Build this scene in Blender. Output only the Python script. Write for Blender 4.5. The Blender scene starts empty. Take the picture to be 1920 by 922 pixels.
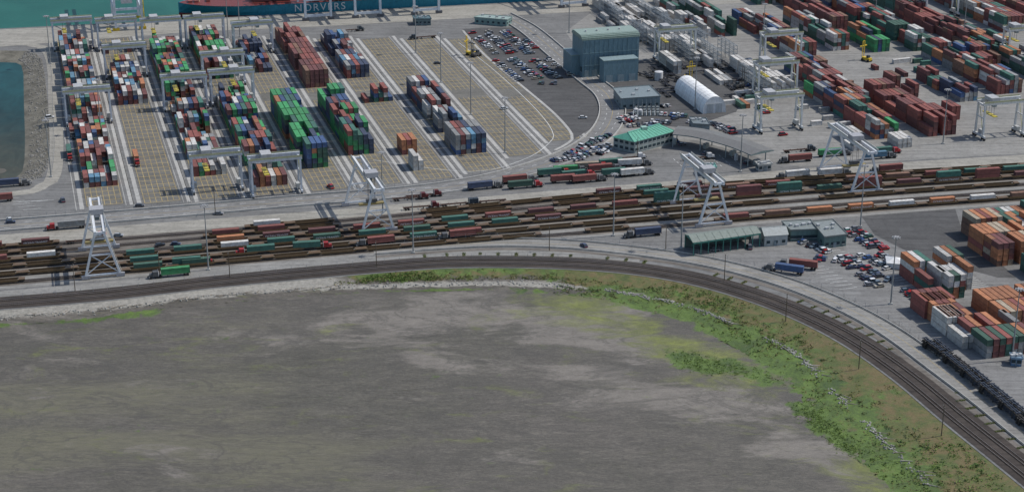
import bpy, math, random
import numpy as np
from mathutils import Vector
from mathutils.geometry import tessellate_polygon
random.seed(7); RNG=np.random.default_rng(5)
sc=bpy.context.scene
# ---------------------------------------------------------------- survey model
H=287.0; TH=math.radians(21.4); F=3300.0
cT,sT=math.cos(TH),math.sin(TH)
def P(u,v,z=0.0):
    """photo survey coordinate -> point on the horizontal plane at height z"""
    x=(u-960)/F; y=(461-v)/F
    t=(H-z)/(sT-y*cT)
    return Vector((t*x,t*(cT+y*sT),z))
_d=Vector(((-54-960)/F, cT+(461+832)/F*sT,0)).normalized()
E1=_d; E2=Vector((_d.y,-_d.x,0))
A1=math.atan2(E1.y,E1.x); A2=math.atan2(E2.y,E2.x)
Z=Vector((0,0,1))
# ---------------------------------------------------------------- materials
def nt(name):
    m=bpy.data.materials.new(name); m.use_nodes=True
    t=m.node_tree; t.nodes.clear()
    o=t.nodes.new('ShaderNodeOutputMaterial'); b=t.nodes.new('ShaderNodeBsdfPrincipled')
    t.links.new(b.outputs[0],o.inputs[0]); b.inputs['Specular IOR Level'].default_value=0.25
    return m,t,b
def N(t,typ,**k):
    n=t.nodes.new(typ)
    for a,b in k.items(): setattr(n,a,b)
    return n
def noise(t,scale,detail=6,rough=.6,dist=0,vec=None,sc3=None):
    n=N(t,'ShaderNodeTexNoise'); n.inputs['Scale'].default_value=scale; n.inputs['Detail'].default_value=detail
    n.inputs['Roughness'].default_value=rough; n.inputs['Distortion'].default_value=dist
    if vec is None:
        g=N(t,'ShaderNodeNewGeometry'); vec=g.outputs['Position']
    if sc3:
        mp=N(t,'ShaderNodeMapping'); mp.inputs['Scale'].default_value=sc3[:3]
        if len(sc3)>3: mp.inputs['Rotation'].default_value=(0,0,sc3[3])
        t.links.new(vec,mp.inputs[0]); vec=mp.outputs[0]
    t.links.new(vec,n.inputs['Vector']); return n.outputs[0]
def ramp(t,fac,stops):
    r=N(t,'ShaderNodeValToRGB'); e=r.color_ramp.elements
    while len(e)<len(stops): e.new(.5)
    for i,(p,c) in enumerate(stops):
        e[i].position=p; e[i].color=(*c,1) if len(c)==3 else c
    t.links.new(fac,r.inputs[0]); return r.outputs[0]
def mix(t,fac,a,b,mode='MIX'):
    m=N(t,'ShaderNodeMix',data_type='RGBA',blend_type=mode)
    for s,x in ((0,fac),(6,a),(7,b)):
        if isinstance(x,(int,float)): m.inputs[s].default_value=x
        elif isinstance(x,tuple): m.inputs[s].default_value=(*x,1)
        else: t.links.new(x,m.inputs[s])
    return m.outputs[2]
def g3(x): return (x,x,x)
def ground_mat(name,c,var=.25,scale=.05,fine=1.2,stretch=None,rough=.9,crack=True,ang=None):
    m,t,b=nt(name)
    big=noise(t,scale,5,.6); mid=noise(t,scale*7,6,.65,.5,sc3=stretch or (1,1,1)); fn=noise(t,fine,3,.7)
    lo=tuple(x*(1-var) for x in c); hi=tuple(min(1,x*(1+var)) for x in c)
    a=ramp(t,big,[(.3,lo),(.7,hi)])
    a=mix(t,.8,a,ramp(t,mid,[(.25,g3(.62)),(.5,g3(1)),(.8,g3(1.12))]),'MULTIPLY')
    a=mix(t,.6,a,ramp(t,fn,[(.3,g3(.75)),(.7,g3(1.15))]),'MULTIPLY')
    if crack:
        st=noise(t,.35,4,.7,0,sc3=(.07,1.6,1,-(A2 if ang is None else ang)))
        a=mix(t,.75,a,ramp(t,st,[(.35,g3(.6)),(.55,g3(1)),(.7,g3(1.08))]),'MULTIPLY')
    t.links.new(a,b.inputs['Base Color']); b.inputs['Roughness'].default_value=rough
    return m
def paint_mat(name,rough=.5,metal=0,dirt=.35):
    m,t,b=nt(name)
    a=N(t,'ShaderNodeVertexColor'); a.layer_name='Col'
    n1=noise(t,.9,5,.7,0,sc3=(1,1,.35)); n2=noise(t,5,3,.6)
    c=mix(t,dirt,a.outputs[0],ramp(t,n1,[(.35,(.42,.36,.3)),(.6,g3(1))]),'MULTIPLY')
    c=mix(t,.3,c,ramp(t,n2,[(.3,g3(.75)),(.7,g3(1.1))]),'MULTIPLY')
    t.links.new(c,b.inputs['Base Color']); b.inputs['Roughness'].default_value=rough; b.inputs['Metallic'].default_value=metal
    return m
def wave_paint(name):
    m,t,b=nt(name)
    a=N(t,'ShaderNodeVertexColor'); a.layer_name='Col'
    n1=noise(t,.6,5,.7); n2=noise(t,3,4,.7,0,sc3=(1,1,.3))
    c=mix(t,.6,a.outputs[0],ramp(t,n1,[(.38,(.5,.43,.37)),(.6,g3(1))]),'MULTIPLY')
    c=mix(t,.45,c,ramp(t,n2,[(.3,g3(.65)),(.7,g3(1.15))]),'MULTIPLY')
    c=mix(t,.16,c,(.27,.26,.25))  # even grey mixed into the paint, standing in for distance haze
    uv=N(t,'ShaderNodeUVMap')
    w=N(t,'ShaderNodeTexWave'); w.inputs['Scale'].default_value=1.15; t.links.new(uv.outputs[0],w.inputs[0])
    bp=N(t,'ShaderNodeBump'); bp.inputs['Distance'].default_value=.04; bp.inputs['Strength'].default_value=.6
    t.links.new(w.outputs[1],bp.inputs['Height']); t.links.new(bp.outputs[0],b.inputs['Normal'])
    t.links.new(c,b.inputs['Base Color']); b.inputs['Roughness'].default_value=.75; b.inputs['Specular IOR Level'].default_value=.12
    return m
M={}
M['paint']=paint_mat('weathered_paint'); M['cont']=wave_paint('container_steel'); M['car']=paint_mat('car_paint',.25,0,.1)
M['asph']=ground_mat('asphalt_yard',(.170,.167,.160),.14,ang=A1)
M['lane']=ground_mat('asphalt_slots',(.150,.143,.126),.18,.09,ang=A1)
M['asphdark']=ground_mat('asphalt_dark',(.088,.086,.084),.15)
M['conc']=ground_mat('concrete_light',(.240,.232,.214),.14)
M['concl']=ground_mat('concrete_strip',(.36,.35,.325),.12,crack=False)
M['apron']=ground_mat('concrete_apron',(.30,.283,.245),.12)
M['road']=ground_mat('asphalt_road',(.20,.196,.188),.12)
M['ballast']=ground_mat('ballast',(.055,.045,.038),.3,.08,2.5)
M['ballast2']=ground_mat('ballast_yard',(.15,.133,.114),.3,.08,2.5)
M['yellow']=ground_mat('yellow_line',(.34,.26,.12),.3,.1,1.5,crack=False)
M['white']=ground_mat('white_line',(.6,.6,.57),.2,.1,1.5,crack=False)
M['steel']=ground_mat('rail_steel',(.20,.17,.15),.2,.3,2,crack=False,rough=.45)
M['tie']=ground_mat('timber_tie',(.045,.036,.03),.3,.5,2,crack=False)
M['rock']=ground_mat('rock',(.21,.20,.18),.4,.3,2,crack=False)
M['shrock']=ground_mat('shore_rock',(.27,.26,.235),.4,.3,2,crack=False)
def water_mat(name,c1,c2,scale=.02,bump=.3,rough=.25):
    m,t,b=nt(name)
    a=ramp(t,noise(t,scale,5,.6,.5),[(.35,c1),(.65,c2)])
    t.links.new(a,b.inputs['Base Color']); b.inputs['Roughness'].default_value=rough; b.inputs['Specular IOR Level'].default_value=.2
    n=noise(t,.35,5,.65); bp=N(t,'ShaderNodeBump'); bp.inputs['Distance'].default_value=.4; bp.inputs['Strength'].default_value=bump
    t.links.new(n,bp.inputs['Height']); t.links.new(bp.outputs[0],b.inputs['Normal']); return m
M['sea']=water_mat('sea_water',(.008,.080,.060),(.014,.105,.078),rough=.45)
def terrain_mat():
    m,t,b=nt('tidal_terrain')
    def at(n):
        a=N(t,'ShaderNodeAttribute'); a.attribute_name=n; return a.outputs['Fac']
    def brk(fac,scale,amt=.5,w=.12,sc3=None,dist=.3):
        n=noise(t,scale,9,.7,dist,sc3=sc3)
        s=N(t,'ShaderNodeMath',operation='SUBTRACT'); s.inputs[1].default_value=.5; t.links.new(n,s.inputs[0])
        k=N(t,'ShaderNodeMath',operation='MULTIPLY_ADD'); k.inputs[1].default_value=amt*2.6
        t.links.new(s.outputs[0],k.inputs[0]); t.links.new(fac,k.inputs[2])
        r=N(t,'ShaderNodeMapRange',interpolation_type='SMOOTHSTEP'); r.inputs[1].default_value=.5-w; r.inputs[2].default_value=.5+w
        t.links.new(k.outputs[0],r.inputs[0]); return r.outputs[0]
    def ridge(scale,sc3,w,dist=.4):
        n=noise(t,scale,8,.62,dist,sc3=sc3)
        s=N(t,'ShaderNodeMath',operation='SUBTRACT'); s.inputs[1].default_value=.5; t.links.new(n,s.inputs[0])
        a=N(t,'ShaderNodeMath',operation='ABSOLUTE'); t.links.new(s.outputs[0],a.inputs[0])
        r=N(t,'ShaderNodeMapRange'); r.inputs[1].default_value=0; r.inputs[2].default_value=w; r.inputs[3].default_value=1; r.inputs[4].default_value=0
        t.links.new(a.outputs[0],r.inputs[0]); return r.outputs[0]
    big=noise(t,.012,6,.6,.3,sc3=(.7,1,1,.1))
    base=ramp(t,big,[(.3,(.081,.074,.055)),(.5,(.092,.082,.066)),(.72,(.106,.093,.077))])
    st=noise(t,.11,10,.78,.4,sc3=(.6,1.5,1,.12))
    base=mix(t,1.,base,ramp(t,st,[(.3,g3(.70)),(.5,g3(1)),(.7,g3(1.28))]),'MULTIPLY')
    rp=noise(t,.42,6,.75,.6,sc3=(.4,1.8,1,.1)); base=mix(t,.8,base,ramp(t,rp,[(.34,g3(.75)),(.5,g3(1)),(.66,g3(1.25))]),'MULTIPLY')
    fine=noise(t,1.3,4,.85,.2,sc3=(.55,1.5,1)); base=mix(t,1.,base,ramp(t,fine,[(.3,g3(.6)),(.5,g3(1)),(.7,g3(1.4))]),'MULTIPLY')
    base=mix(t,brk(at('bars'),.022,.75,.26,(.4,1.9,1,.12),.2),base,mix(t,.9,(.122,.112,.076),ramp(t,rp,[(.34,g3(.8)),(.66,g3(1.2))]),'MULTIPLY'))
    silt=mix(t,.9,(.175,.155,.130),ramp(t,noise(t,.2,8,.78,.4,sc3=(.6,1.4,1)),[(.3,g3(.66)),(.7,g3(1.22))]),'MULTIPLY')
    silt=mix(t,.8,silt,ramp(t,fine,[(.3,g3(.75)),(.7,g3(1.25))]),'MULTIPLY')
    sf=brk(at('silt'),.035,1.,.16,(.55,1.3,1,.1),.4)
    c=mix(t,sf,base,silt)
    rd=ridge(.03,(.7,1.4,1,.3),.022,.9); c=mix(t,mix(t,1,rd,g3(.6),'MULTIPLY'),c,(.070,.063,.052))
    rd2=ridge(.085,(.6,1.5,1,-.1),.018,.6); c=mix(t,mix(t,1,rd2,g3(.4),'MULTIPLY'),c,(.068,.062,.050))
    alg=ramp(t,noise(t,.14,8,.78,.3),[(.3,(.085,.090,.035)),(.5,(.135,.145,.042)),(.68,(.21,.23,.05))])
    alg=mix(t,.6,alg,ramp(t,fine,[(.3,g3(.75)),(.7,g3(1.2))]),'MULTIPLY')
    c=mix(t,brk(at('algae'),.06,1.,.36,(.6,1.4,1),.6),c,alg)
    sand=mix(t,.9,(.29,.272,.235),ramp(t,noise(t,.6,8,.8),[(.3,g3(.45)),(.55,g3(1)),(.7,g3(1.3))]),'MULTIPLY')
    c=mix(t,brk(at('sand'),.12,.5,.15),c,sand)
    weed=ramp(t,noise(t,.1,9,.8,.5),[(.3,(.035,.060,.016)),(.45,(.066,.100,.022)),(.58,(.10,.155,.028)),(.72,(.13,.145,.045))])
    dry=ramp(t,noise(t,.12,8,.75,.5),[(.3,(.050,.066,.016)),(.45,(.090,.100,.026)),(.58,(.14,.102,.042)),(.72,(.105,.125,.028))])
    dry=mix(t,.8,dry,ramp(t,fine,[(.3,g3(.6)),(.7,g3(1.35))]),'MULTIPLY')
    c=mix(t,brk(at('dry'),.1,.6,.15),c,dry)
    c=mix(t,brk(at('weed'),.09,1.,.16),c,mix(t,.8,weed,ramp(t,fine,[(.3,g3(.6)),(.7,g3(1.35))]),'MULTIPLY'))
    t.links.new(c,b.inputs['Base Color']); b.inputs['Roughness'].default_value=.62; b.inputs['Specular IOR Level'].default_value=.35
    bp=N(t,'ShaderNodeBump'); bp.inputs['Distance'].default_value=.4; bp.inputs['Strength'].default_value=.5
    t.links.new(fine,bp.inputs['Height']); t.links.new(bp.outputs[0],b.inputs['Normal'])
    return m
M['terr']=terrain_mat()
# ---------------------------------------------------------------- mesh builder
CUBE=np.array([(x,y,z) for z in(0,1) for x,y in((-.5,-.5),(.5,-.5),(.5,.5),(-.5,.5))],float)
CF=[(0,3,2,1),(4,5,6,7),(0,1,5,4),(1,2,6,5),(2,3,7,6),(3,0,4,7)]
class MB:
    def __init__(s): s.v=[];s.f=[];s.c=[];s.m=[];s.uv=[]
    def add(s,verts,faces,col,mi=0,uvs=None):
        o=len(s.v); s.v.extend([tuple(p) for p in verts])
        for k,f in enumerate(faces):
            s.f.append(tuple(i+o for i in f)); s.c.append(col if not isinstance(col,list) else col[k]); s.m.append(mi)
            s.uv.append(uvs[k] if uvs else None)
    def box(s,c,dx,dy,dz,ang=0,col=g3(.5),mi=0,taper=1.0):
        ca,sa=math.cos(ang),math.sin(ang); vs=[]
        for x,y,z in CUBE:
            k=taper if z>0 else 1
            X=x*dx*k;Y=y*dy*k
            vs.append((c[0]+X*ca-Y*sa,c[1]+X*sa+Y*ca,c[2]+z*dz))
        s.add(vs,CF,col,mi)
    def beam(s,p,q,w,h=None,col=g3(.7),mi=0,up=Z):
        p=Vector(p);q=Vector(q);h=h or w;d=(q-p)
        if d.length<1e-6:return
        d.normalize(); r=d.cross(up)
        if r.length<.01: r=d.cross(Vector((1,0,0)))
        r.normalize(); u=r.cross(d)
        vs=[a+r*x*w/2+u*y*h/2 for a in(p,q) for x,y in((-1,-1),(1,-1),(1,1),(-1,1))]
        s.add(vs,[(0,1,2,3),(7,6,5,4),(0,4,5,1),(1,5,6,2),(2,6,7,3),(3,7,4,0)],col,mi)
    def cyl(s,p,q,r,r2=None,n=8,col=g3(.5),mi=0):
        p=Vector(p);q=Vector(q);r2=r if r2 is None else r2;d=(q-p).normalized()
        a=d.cross(Z); a=Vector((1,0,0)) if a.length<.01 else a.normalized(); b=a.cross(d)
        vs=[];
        for c,rr in((p,r),(q,r2)):
            for i in range(n):
                t=2*math.pi*i/n; vs.append(c+a*math.cos(t)*rr+b*math.sin(t)*rr)
        fs=[(i,(i+1)%n,n+(i+1)%n,n+i) for i in range(n)]+[tuple(range(n))[::-1],tuple(range(n,2*n))]
        s.add(vs,fs,col,mi)
    def mesh(s,name,mats,center=True):
        me=bpy.data.meshes.new(name); v=np.array(s.v,float); off=Vector((0,0,0))
        if center and len(v):
            c=(v.min(0)+v.max(0))/2; off=Vector((c[0],c[1],0)); v=v-np.array([c[0],c[1],0])
        me.from_pydata(v.tolist(),[],s.f)
        for m in mats: me.materials.append(m)
        me.polygons.foreach_set('material_index',s.m)
        ca=me.color_attributes.new('Col','FLOAT_COLOR','CORNER')
        ln=np.array([len(f) for f in s.f]); cc=np.repeat(np.c_[np.array(s.c,float)[:,:3],np.ones(len(s.c))],ln,axis=0)
        ca.data.foreach_set('color',cc.ravel())
        if any(u is not None for u in s.uv):
            ul=me.uv_layers.new(name='UVMap'); arr=[]
            for u,l in zip(s.uv,ln): arr.extend(u if u is not None else [(0,0)]*l)
            ul.data.foreach_set('uv',np.array(arr,float).ravel())
        me.update(); return me,off
    def obj(s,name,mats=None,center=True,parent=None):
        me,off=s.mesh(name,mats or [M['paint'],M['cont']],center)
        return link(name,me,off,parent=parent)
def link(name,data,loc=(0,0,0),ang=0,parent=None):
    o=bpy.data.objects.new(name,data); sc.collection.objects.link(o); o.location=loc; o.rotation_euler=(0,0,ang)
    if parent: o.parent=parent
    return o
# ---------------------------------------------------------------- sheets
def area(name,pts,z,mat,holes=None,world=False,skirt=0):
    W=[Vector((p[0],p[1],z)) if world else P(p[0],p[1],z) for p in pts]
    loops=[W]+([[Vector((h.x,h.y,z)) for h in hh] for hh in holes] if holes else [])
    allv=[p for l in loops for p in l]
    tris=tessellate_polygon(loops)
    fs=[]
    for a,b,c in tris:
        n=(allv[b]-allv[a]).cross(allv[c]-allv[a]).z
        fs.append((a,b,c) if n>0 else (a,c,b))
    me=bpy.data.meshes.new(name); vs=[tuple(p) for p in allv]
    if skirt:
        n0=len(allv); vs+=[(p.x,p.y,z-skirt) for p in allv]; k=0
        for l in loops:
            for i in range(len(l)):
                j=(i+1)%len(l); fs.append((k+i,k+j,n0+k+j,n0+k+i))
            k+=len(l)
    me.from_pydata(vs,[],fs); me.materials.append(mat); me.update()
    return link(name,me)
def smooth(pts,step=6.0):
    out=[]; n=len(pts)
    for i in range(n-1):
        p0=pts[max(i-1,0)];p1=pts[i];p2=pts[i+1];p3=pts[min(i+2,n-1)]
        k=max(2,int((p2-p1).length/step))
        for j in range(k):
            t=j/k
            out.append(.5*((2*p1)+(-p0+p2)*t+(2*p0-5*p1+4*p2-p3)*t*t+(-p0+3*p1-3*p2+p3)*t**3))
    out.append(pts[-1].copy()); return out
def line(px,z=0,step=6.0,sm=True):
    w=[P(u,v,0) for u,v in px]; w=smooth(w,step) if sm else w
    for p in w: p.z=z
    return w
def offset(w,d):
    out=[]
    for i,p in enumerate(w):
        a=w[max(i-1,0)];b=w[min(i+1,len(w)-1)];t=(b-a);t.z=0;t.normalize()
        out.append(p+Vector((t.y,-t.x,0))*d)
    return out
def ribbon(mb,w,width,z,off=0,th=0,mi=0):
    L=offset(w,off-width/2);R=offset(w,off+width/2)
    vs=[];fs=[]
    n=len(w)
    for a,b in zip(L,R): vs+= [(a.x,a.y,z),(b.x,b.y,z)]
    for i in range(n-1): fs.append((2*i,2*i+1,2*i+3,2*i+2))
    if th:
        m=len(vs)
        for a,b in zip(L,R): vs+=[(a.x,a.y,z-th),(b.x,b.y,z-th)]
        for i in range(n-1):
            fs.append((2*i,2*i+2,m+2*i+2,m+2*i)); fs.append((2*i+1,m+2*i+1,m+2*i+3,2*i+3))
    mb.add(vs,fs,g3(.5),mi)
def strip(name,px,width,z,mat,off=0,th=0,w=None):
    mb=MB(); ribbon(mb,w or line(px),width,z,off,th); return mb.obj(name,[mat],center=False)
def dashes(w,z=.06,off=0,wd=.22,on=3,gap=6,mat='white'):
    mb=MB(); w=offset(w,off) if off else w; d=0; nx_=0
    for a,b in zip(w,w[1:]):
        L=(b-a).length; t=(b-a).normalized(); n_=Vector((t.y,-t.x,0))
        while nx_<d+L:
            p=a.lerp(b,(nx_-d)/L); q=p+t*on
            mb.add([(x.x,x.y,z) for x in(p-n_*wd/2,p+n_*wd/2,q+n_*wd/2,q-n_*wd/2)],[(0,1,2,3)],g3(.5)); nx_+=on+gap
        d+=L
    mb.obj('road_marking',[M[mat]],center=False)
# ---------------------------------------------------------------- lines of the place
RAIL=line([(-600,612),(-250,588),(0,568),(200,551),(400,528),(600,509),(800,493),(900,490),(1000,491),(1100,495),(1200,504),(1300,521),(1400,548),(1500,585),(1600,635),(1700,703),(1800,785),(1920,880),(2080,1010),(2200,1120)])
P0=offset(RAIL,7.5)
def resamp(w,n):
    d=[0]
    for a,b in zip(w,w[1:]): d.append(d[-1]+(b-a).length)
    xs=np.linspace(0,d[-1],n); A=np.array([(p.x,p.y) for p in w])
    return np.c_[np.interp(xs,d,A[:,0]),np.interp(xs,d,A[:,1])]
p1=[(-600,630),(-250,612),(0,594),(200,577),(400,554),(600,540),(800,532),(1000,530),(1080,537),(1150,546),(1250,564),(1330,588),(1400,620),(1470,650),(1520,688),(1570,743),(1620,790),(1680,850),(1750,920),(1850,1020),(1990,1150)]
p2=[(-600,650),(-250,628),(0,608),(100,605),(190,597),(330,577),(500,562),(700,550),(900,544),(1000,548),(1080,558),(1150,572),(1240,593),(1320,622),(1385,656),(1435,685),(1475,722),(1520,775),(1575,828),(1630,885),(1700,955),(1800,1055),(1940,1185)]
P1=smooth([P(u,v,-1.6) for u,v in p1]); P2=smooth([P(u,v,-2.6) for u,v in p2])
pond_out=[P(u,v) for u,v in [(-500,85),(-200,92),(0,95),(50,96),(68,101),(78,112),(84,140),(90,200),(93,260),(90,310),(78,332),(50,341),(0,346),(-200,360),(-500,380)]]
pond_in=[P(u,v,-2.3) for u,v in [(-500,118),(-200,115),(0,117),(30,118),(40,123),(44,140),(45,200),(47,260),(46,300),(42,322),(30,333),(0,337),(-200,350),(-500,366)]]
quay=[(-900,108),(0,54),(345,37),(900,8),(1500,-22),(3500,-110)]
landW=[Vector((p.x,p.y,0)) for p in P0]+[Vector((1600,300,0)),Vector((1600,1500,0))]+[P(u,v) for u,v in quay[::-1]]+[Vector((-1600,P(*quay[0]).y+20,0)),Vector((-1600,P0[0].y-20,0))]
area('ground',[(p.x,p.y) for p in landW],0,M['asph'],holes=[pond_out],world=True,skirt=6)
me=bpy.data.meshes.new('sea'); me.from_pydata([(-9000,880,-4),(9000,880,-4),(9000,14000,-4),(-9000,14000,-4)],[],[(0,1,2,3)]); me.materials.append(M['sea']); link('sea_water',me)
mb=MB(); n=len(pond_in); rows=[[a.lerp(b,k/4)+Vector((0,0,0)) for a,b in zip(pond_out,pond_in)] for k in range(5)]
vs=[p for r in rows for p in r]; fs=[(r*n+i,r*n+(i+1)%n,(r+1)*n+(i+1)%n,(r+1)*n+i) for r in range(4) for i in range(n)]
mb.add(vs,fs,g3(.3)); mb.obj('riprap_embankment',[ground_mat('riprap',(.135,.125,.10),.45,.12,.9,crack=False)],center=False)
m,t,b=nt('pond_water'); geo=N(t,'ShaderNodeNewGeometry'); sx=N(t,'ShaderNodeSeparateXYZ'); t.links.new(geo.outputs[0],sx.inputs[0])
nn=noise(t,.03,7,.65,1.2); ad=N(t,'ShaderNodeMath',operation='MULTIPLY_ADD'); ad.inputs[1].default_value=140; t.links.new(nn,ad.inputs[0]); t.links.new(sx.outputs[1],ad.inputs[2])
mr=N(t,'ShaderNodeMapRange'); mr.inputs[1].default_value=P(0,330).y+70; mr.inputs[2].default_value=P(0,150).y+70; t.links.new(ad.outputs[0],mr.inputs[0])
pw=ramp(t,mr.outputs[0],[(0,(.058,.056,.038)),(.35,(.034,.044,.034)),(.65,(.012,.038,.038)),(1,(.012,.056,.058))])
pw=mix(t,.8,pw,ramp(t,noise(t,.12,7,.7,1.0,sc3=(1,.5,1)),[(.35,g3(.7)),(.65,g3(1.3))]),'MULTIPLY')
t.links.new(pw,b.inputs['Base Color']); b.inputs['Roughness'].default_value=.45; b.inputs['Specular IOR Level'].default_value=.15
area('pond_water',[(p.x,p.y) for p in pond_in],-2.3,m,world=True)
mb=MB()
for k in range(1500):
    i=random.randrange(3,12); s=random.random(); q=random.random()**1.3*.8
    a=pond_out[i].lerp(pond_out[i+1],s); c=pond_in[i].lerp(pond_in[i+1],s); p=a.lerp(c,q)
    r=random.uniform(.5,1.3); mb.box((p.x,p.y,p.z-.2),r,r*random.uniform(.6,1),r*.5,random.random()*6,g3(.3),0,.65)
mb.obj('riprap_rocks',[M['rock']])
# ---------------------------------------------------------------- tidal terrain
def sdist(X,Y,poly):
    px=np.array([(p.x,p.y) for p in poly]); n=len(px); best=np.full(X.shape,1e9); ins=np.zeros(X.shape,bool)
    for i in range(n):
        x1,y1=px[i];x2,y2=px[(i+1)%n]
        dx,dy=x2-x1,y2-y1; t=np.clip(((X-x1)*dx+(Y-y1)*dy)/(dx*dx+dy*dy+1e-9),0,1)
        best=np.minimum(best,np.hypot(X-x1-t*dx,Y-y1-t*dy))
        c=((y1>Y)!=(y2>Y))&(X<(x2-x1)*(Y-y1)/(y2-y1+1e-12)+x1); ins^=c
    return np.where(ins,best,-best)
def maskpx(X,Y,polys,feather):
    o=np.zeros(X.shape)
    for pl in polys:
        w=[P(u,v,-2.5) for u,v in pl]; o=np.maximum(o,np.clip(.5+sdist(X,Y,w)/(2*feather),0,1))
    return o
xs=np.r_[[-9000,-3000,-1200,-600,-400],np.arange(-260,300,2.2),[400,700,1200,3000,9000]]
ys=np.r_[[-6000,-1000,0,300,440],np.arange(480,860,2.2),[900,1000]]
X,Y=np.meshgrid(xs,ys); nx,ny=len(xs),len(ys)
SILT=[[(600,590),(700,560),(950,550),(1100,575),(1300,620),(1350,660),(1280,700),(1180,690),(1050,640),(960,625),(860,640),(850,690),(760,700),(740,650),(640,625)],
      [(900,650),(1000,650),(1250,700),(1450,745),(1600,850),(1650,922),(1560,930),(1400,820),(1200,750),(1000,720)]]
ALG=[[(980,548),(1080,558),(1200,592),(1330,640),(1420,690),(1480,730),(1400,730),(1300,690),(1180,635),(1060,605),(980,570)],
     [(1560,870),(1650,860),(1740,960),(1620,960)],[(1180,640),(1300,670),(1350,690),(1290,700)]]
WEED=[[(1248,655),(1300,662),(1370,676),(1440,700),(1480,722),(1440,724),(1380,708),(1310,700),(1265,684)],
      [(1478,757),(1520,752),(1560,775),(1600,805),(1618,850),(1590,858),(1560,830),(1510,790)],
      [(980,545),(1080,550),(1180,574),(1300,610),(1390,655),(1440,695),(1490,730),(1530,775),(1600,840),(1680,920),(1740,990),(1760,960),(1640,840),(1550,740),(1450,650),(1300,580),(1150,548)],
      [(1660,880),(1700,880),(1760,950),(1700,950)],[(0,601),(190,592),(330,573),(330,580),(190,602),(0,613)]]
BARS=[[(-300,740),(150,680),(500,660),(760,800),(820,960),(-300,980)],[(350,600),(520,575),(560,610),(420,680),(350,660)]]
vals={'silt':maskpx(X,Y,SILT,24)*.80,'algae':maskpx(X,Y,ALG,16)*.76,'weed':maskpx(X,Y,WEED,6)*.95,'bars':maskpx(X,Y,BARS,30)*.52,'sand':np.zeros(X.shape),'dry':np.zeros(X.shape)}
vals['algae']=np.maximum(vals['algae'],maskpx(X,Y,[[(120,650),(420,620),(560,600),(500,640),(300,680),(120,690)]],25)*.18)
vals['silt']=np.maximum(vals['silt'],.17)
me=bpy.data.meshes.new('tidal_flat')
Zg=-2.5+.12*np.sin(X*.06+Y*.11)+.1*np.sin(X*.13-Y*.07)
me.from_pydata(np.c_[X.ravel(),Y.ravel(),Zg.ravel()].tolist(),[],[(j*nx+i,j*nx+i+1,(j+1)*nx+i+1,(j+1)*nx+i) for j in range(ny-1) for i in range(nx-1)])
me.materials.append(M['terr'])
for k,a in vals.items(): me.attributes.new(k,'FLOAT','POINT').data.foreach_set('value',a.ravel().astype(float))
me.polygons.foreach_set('use_smooth',[True]*len(me.polygons)); link('tidal_mudflat',me)
NA=420
def near(src,dst):
    D=np.array([(p.x,p.y) for p in smooth(dst,2)]); idx=[];last=0
    for p in src:
        seg=D[last:last+80]; k=last+int(np.argmin(((seg-p)**2).sum(1))); idx.append(k); last=k
    return D[idx]
R0b=resamp(P0,NA); R1=near(R0b,P1); R2=near(R1,P2)
def kern(a,k=9):
    b=a.copy()
    for c in range(2): b[:,c]=np.convolve(np.pad(a[:,c],k//2,mode='edge'),np.ones(k)/k,mode='valid')
    return b
R1=kern(R1);R2=kern(R2)
NC=9; rows=[];at={k:[] for k in vals}
xpix=lambda x,y: 960+F*x/(y*cT+ (H)*sT)
for k in range(NC*2-1):
    q=k/(NC-1)
    if q<=1: XY=R0b*(1-q)+R1*q; z=-.12-1.5*q
    else: XY=R1*(2-q)+R2*(q-1); z=-1.62-1.0*(q-1)
    zz=z+RNG.normal(0,.12,NA)*(q>.05); rows.append(np.c_[XY,zz])
    xp=xpix(XY[:,0],XY[:,1]); east=np.clip((xp-590)/120,0,1); far=np.clip((xp-1040)/100,0,1)
    rock=np.exp(-((q-1)/.09)**2)
    beach=np.exp(-((q-1.15)/.35)**2)
    sand=(1-east)*np.clip(1.75-q,0,1)*.85+(east*(1-far))*beach*.85+far*rock*.70
    weed=east*(1-far)*(np.clip(.6-q*.5,0,1)+np.clip(q-1.4,0,1)*1.3)+far*np.clip(np.where(q<1,.05+.6*q,.85),0,.85)+(1-east)*np.clip((q-1.55)*2,0,1)*.5
    dry=east*(1-far)*np.clip(1.15-q,0,1)*.9+far*np.clip(1.5-q*.7,0,1)*1.0
    o=np.ones(NA)
    for nme,vv in (('sand',sand),('weed',weed),('dry',dry),('silt',o*.3),('algae',o*.4*far),('bars',o*0)): at[nme].append(vv)
V=np.vstack(rows); me=bpy.data.meshes.new('shore_bank')
me.from_pydata(V.tolist(),[],[(r*NA+i,(r+1)*NA+i,(r+1)*NA+i+1,r*NA+i+1) for r in range(NC*2-2) for i in range(NA-1)])
for k,a in at.items(): me.attributes.new(k,'FLOAT','POINT').data.foreach_set('value',np.concatenate(a))
me.materials.append(M['terr']); me.polygons.foreach_set('use_smooth',[True]*len(me.polygons)); link('shore_embankment',me)
rk=MB(); dw=MB(); sh=MB()
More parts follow.
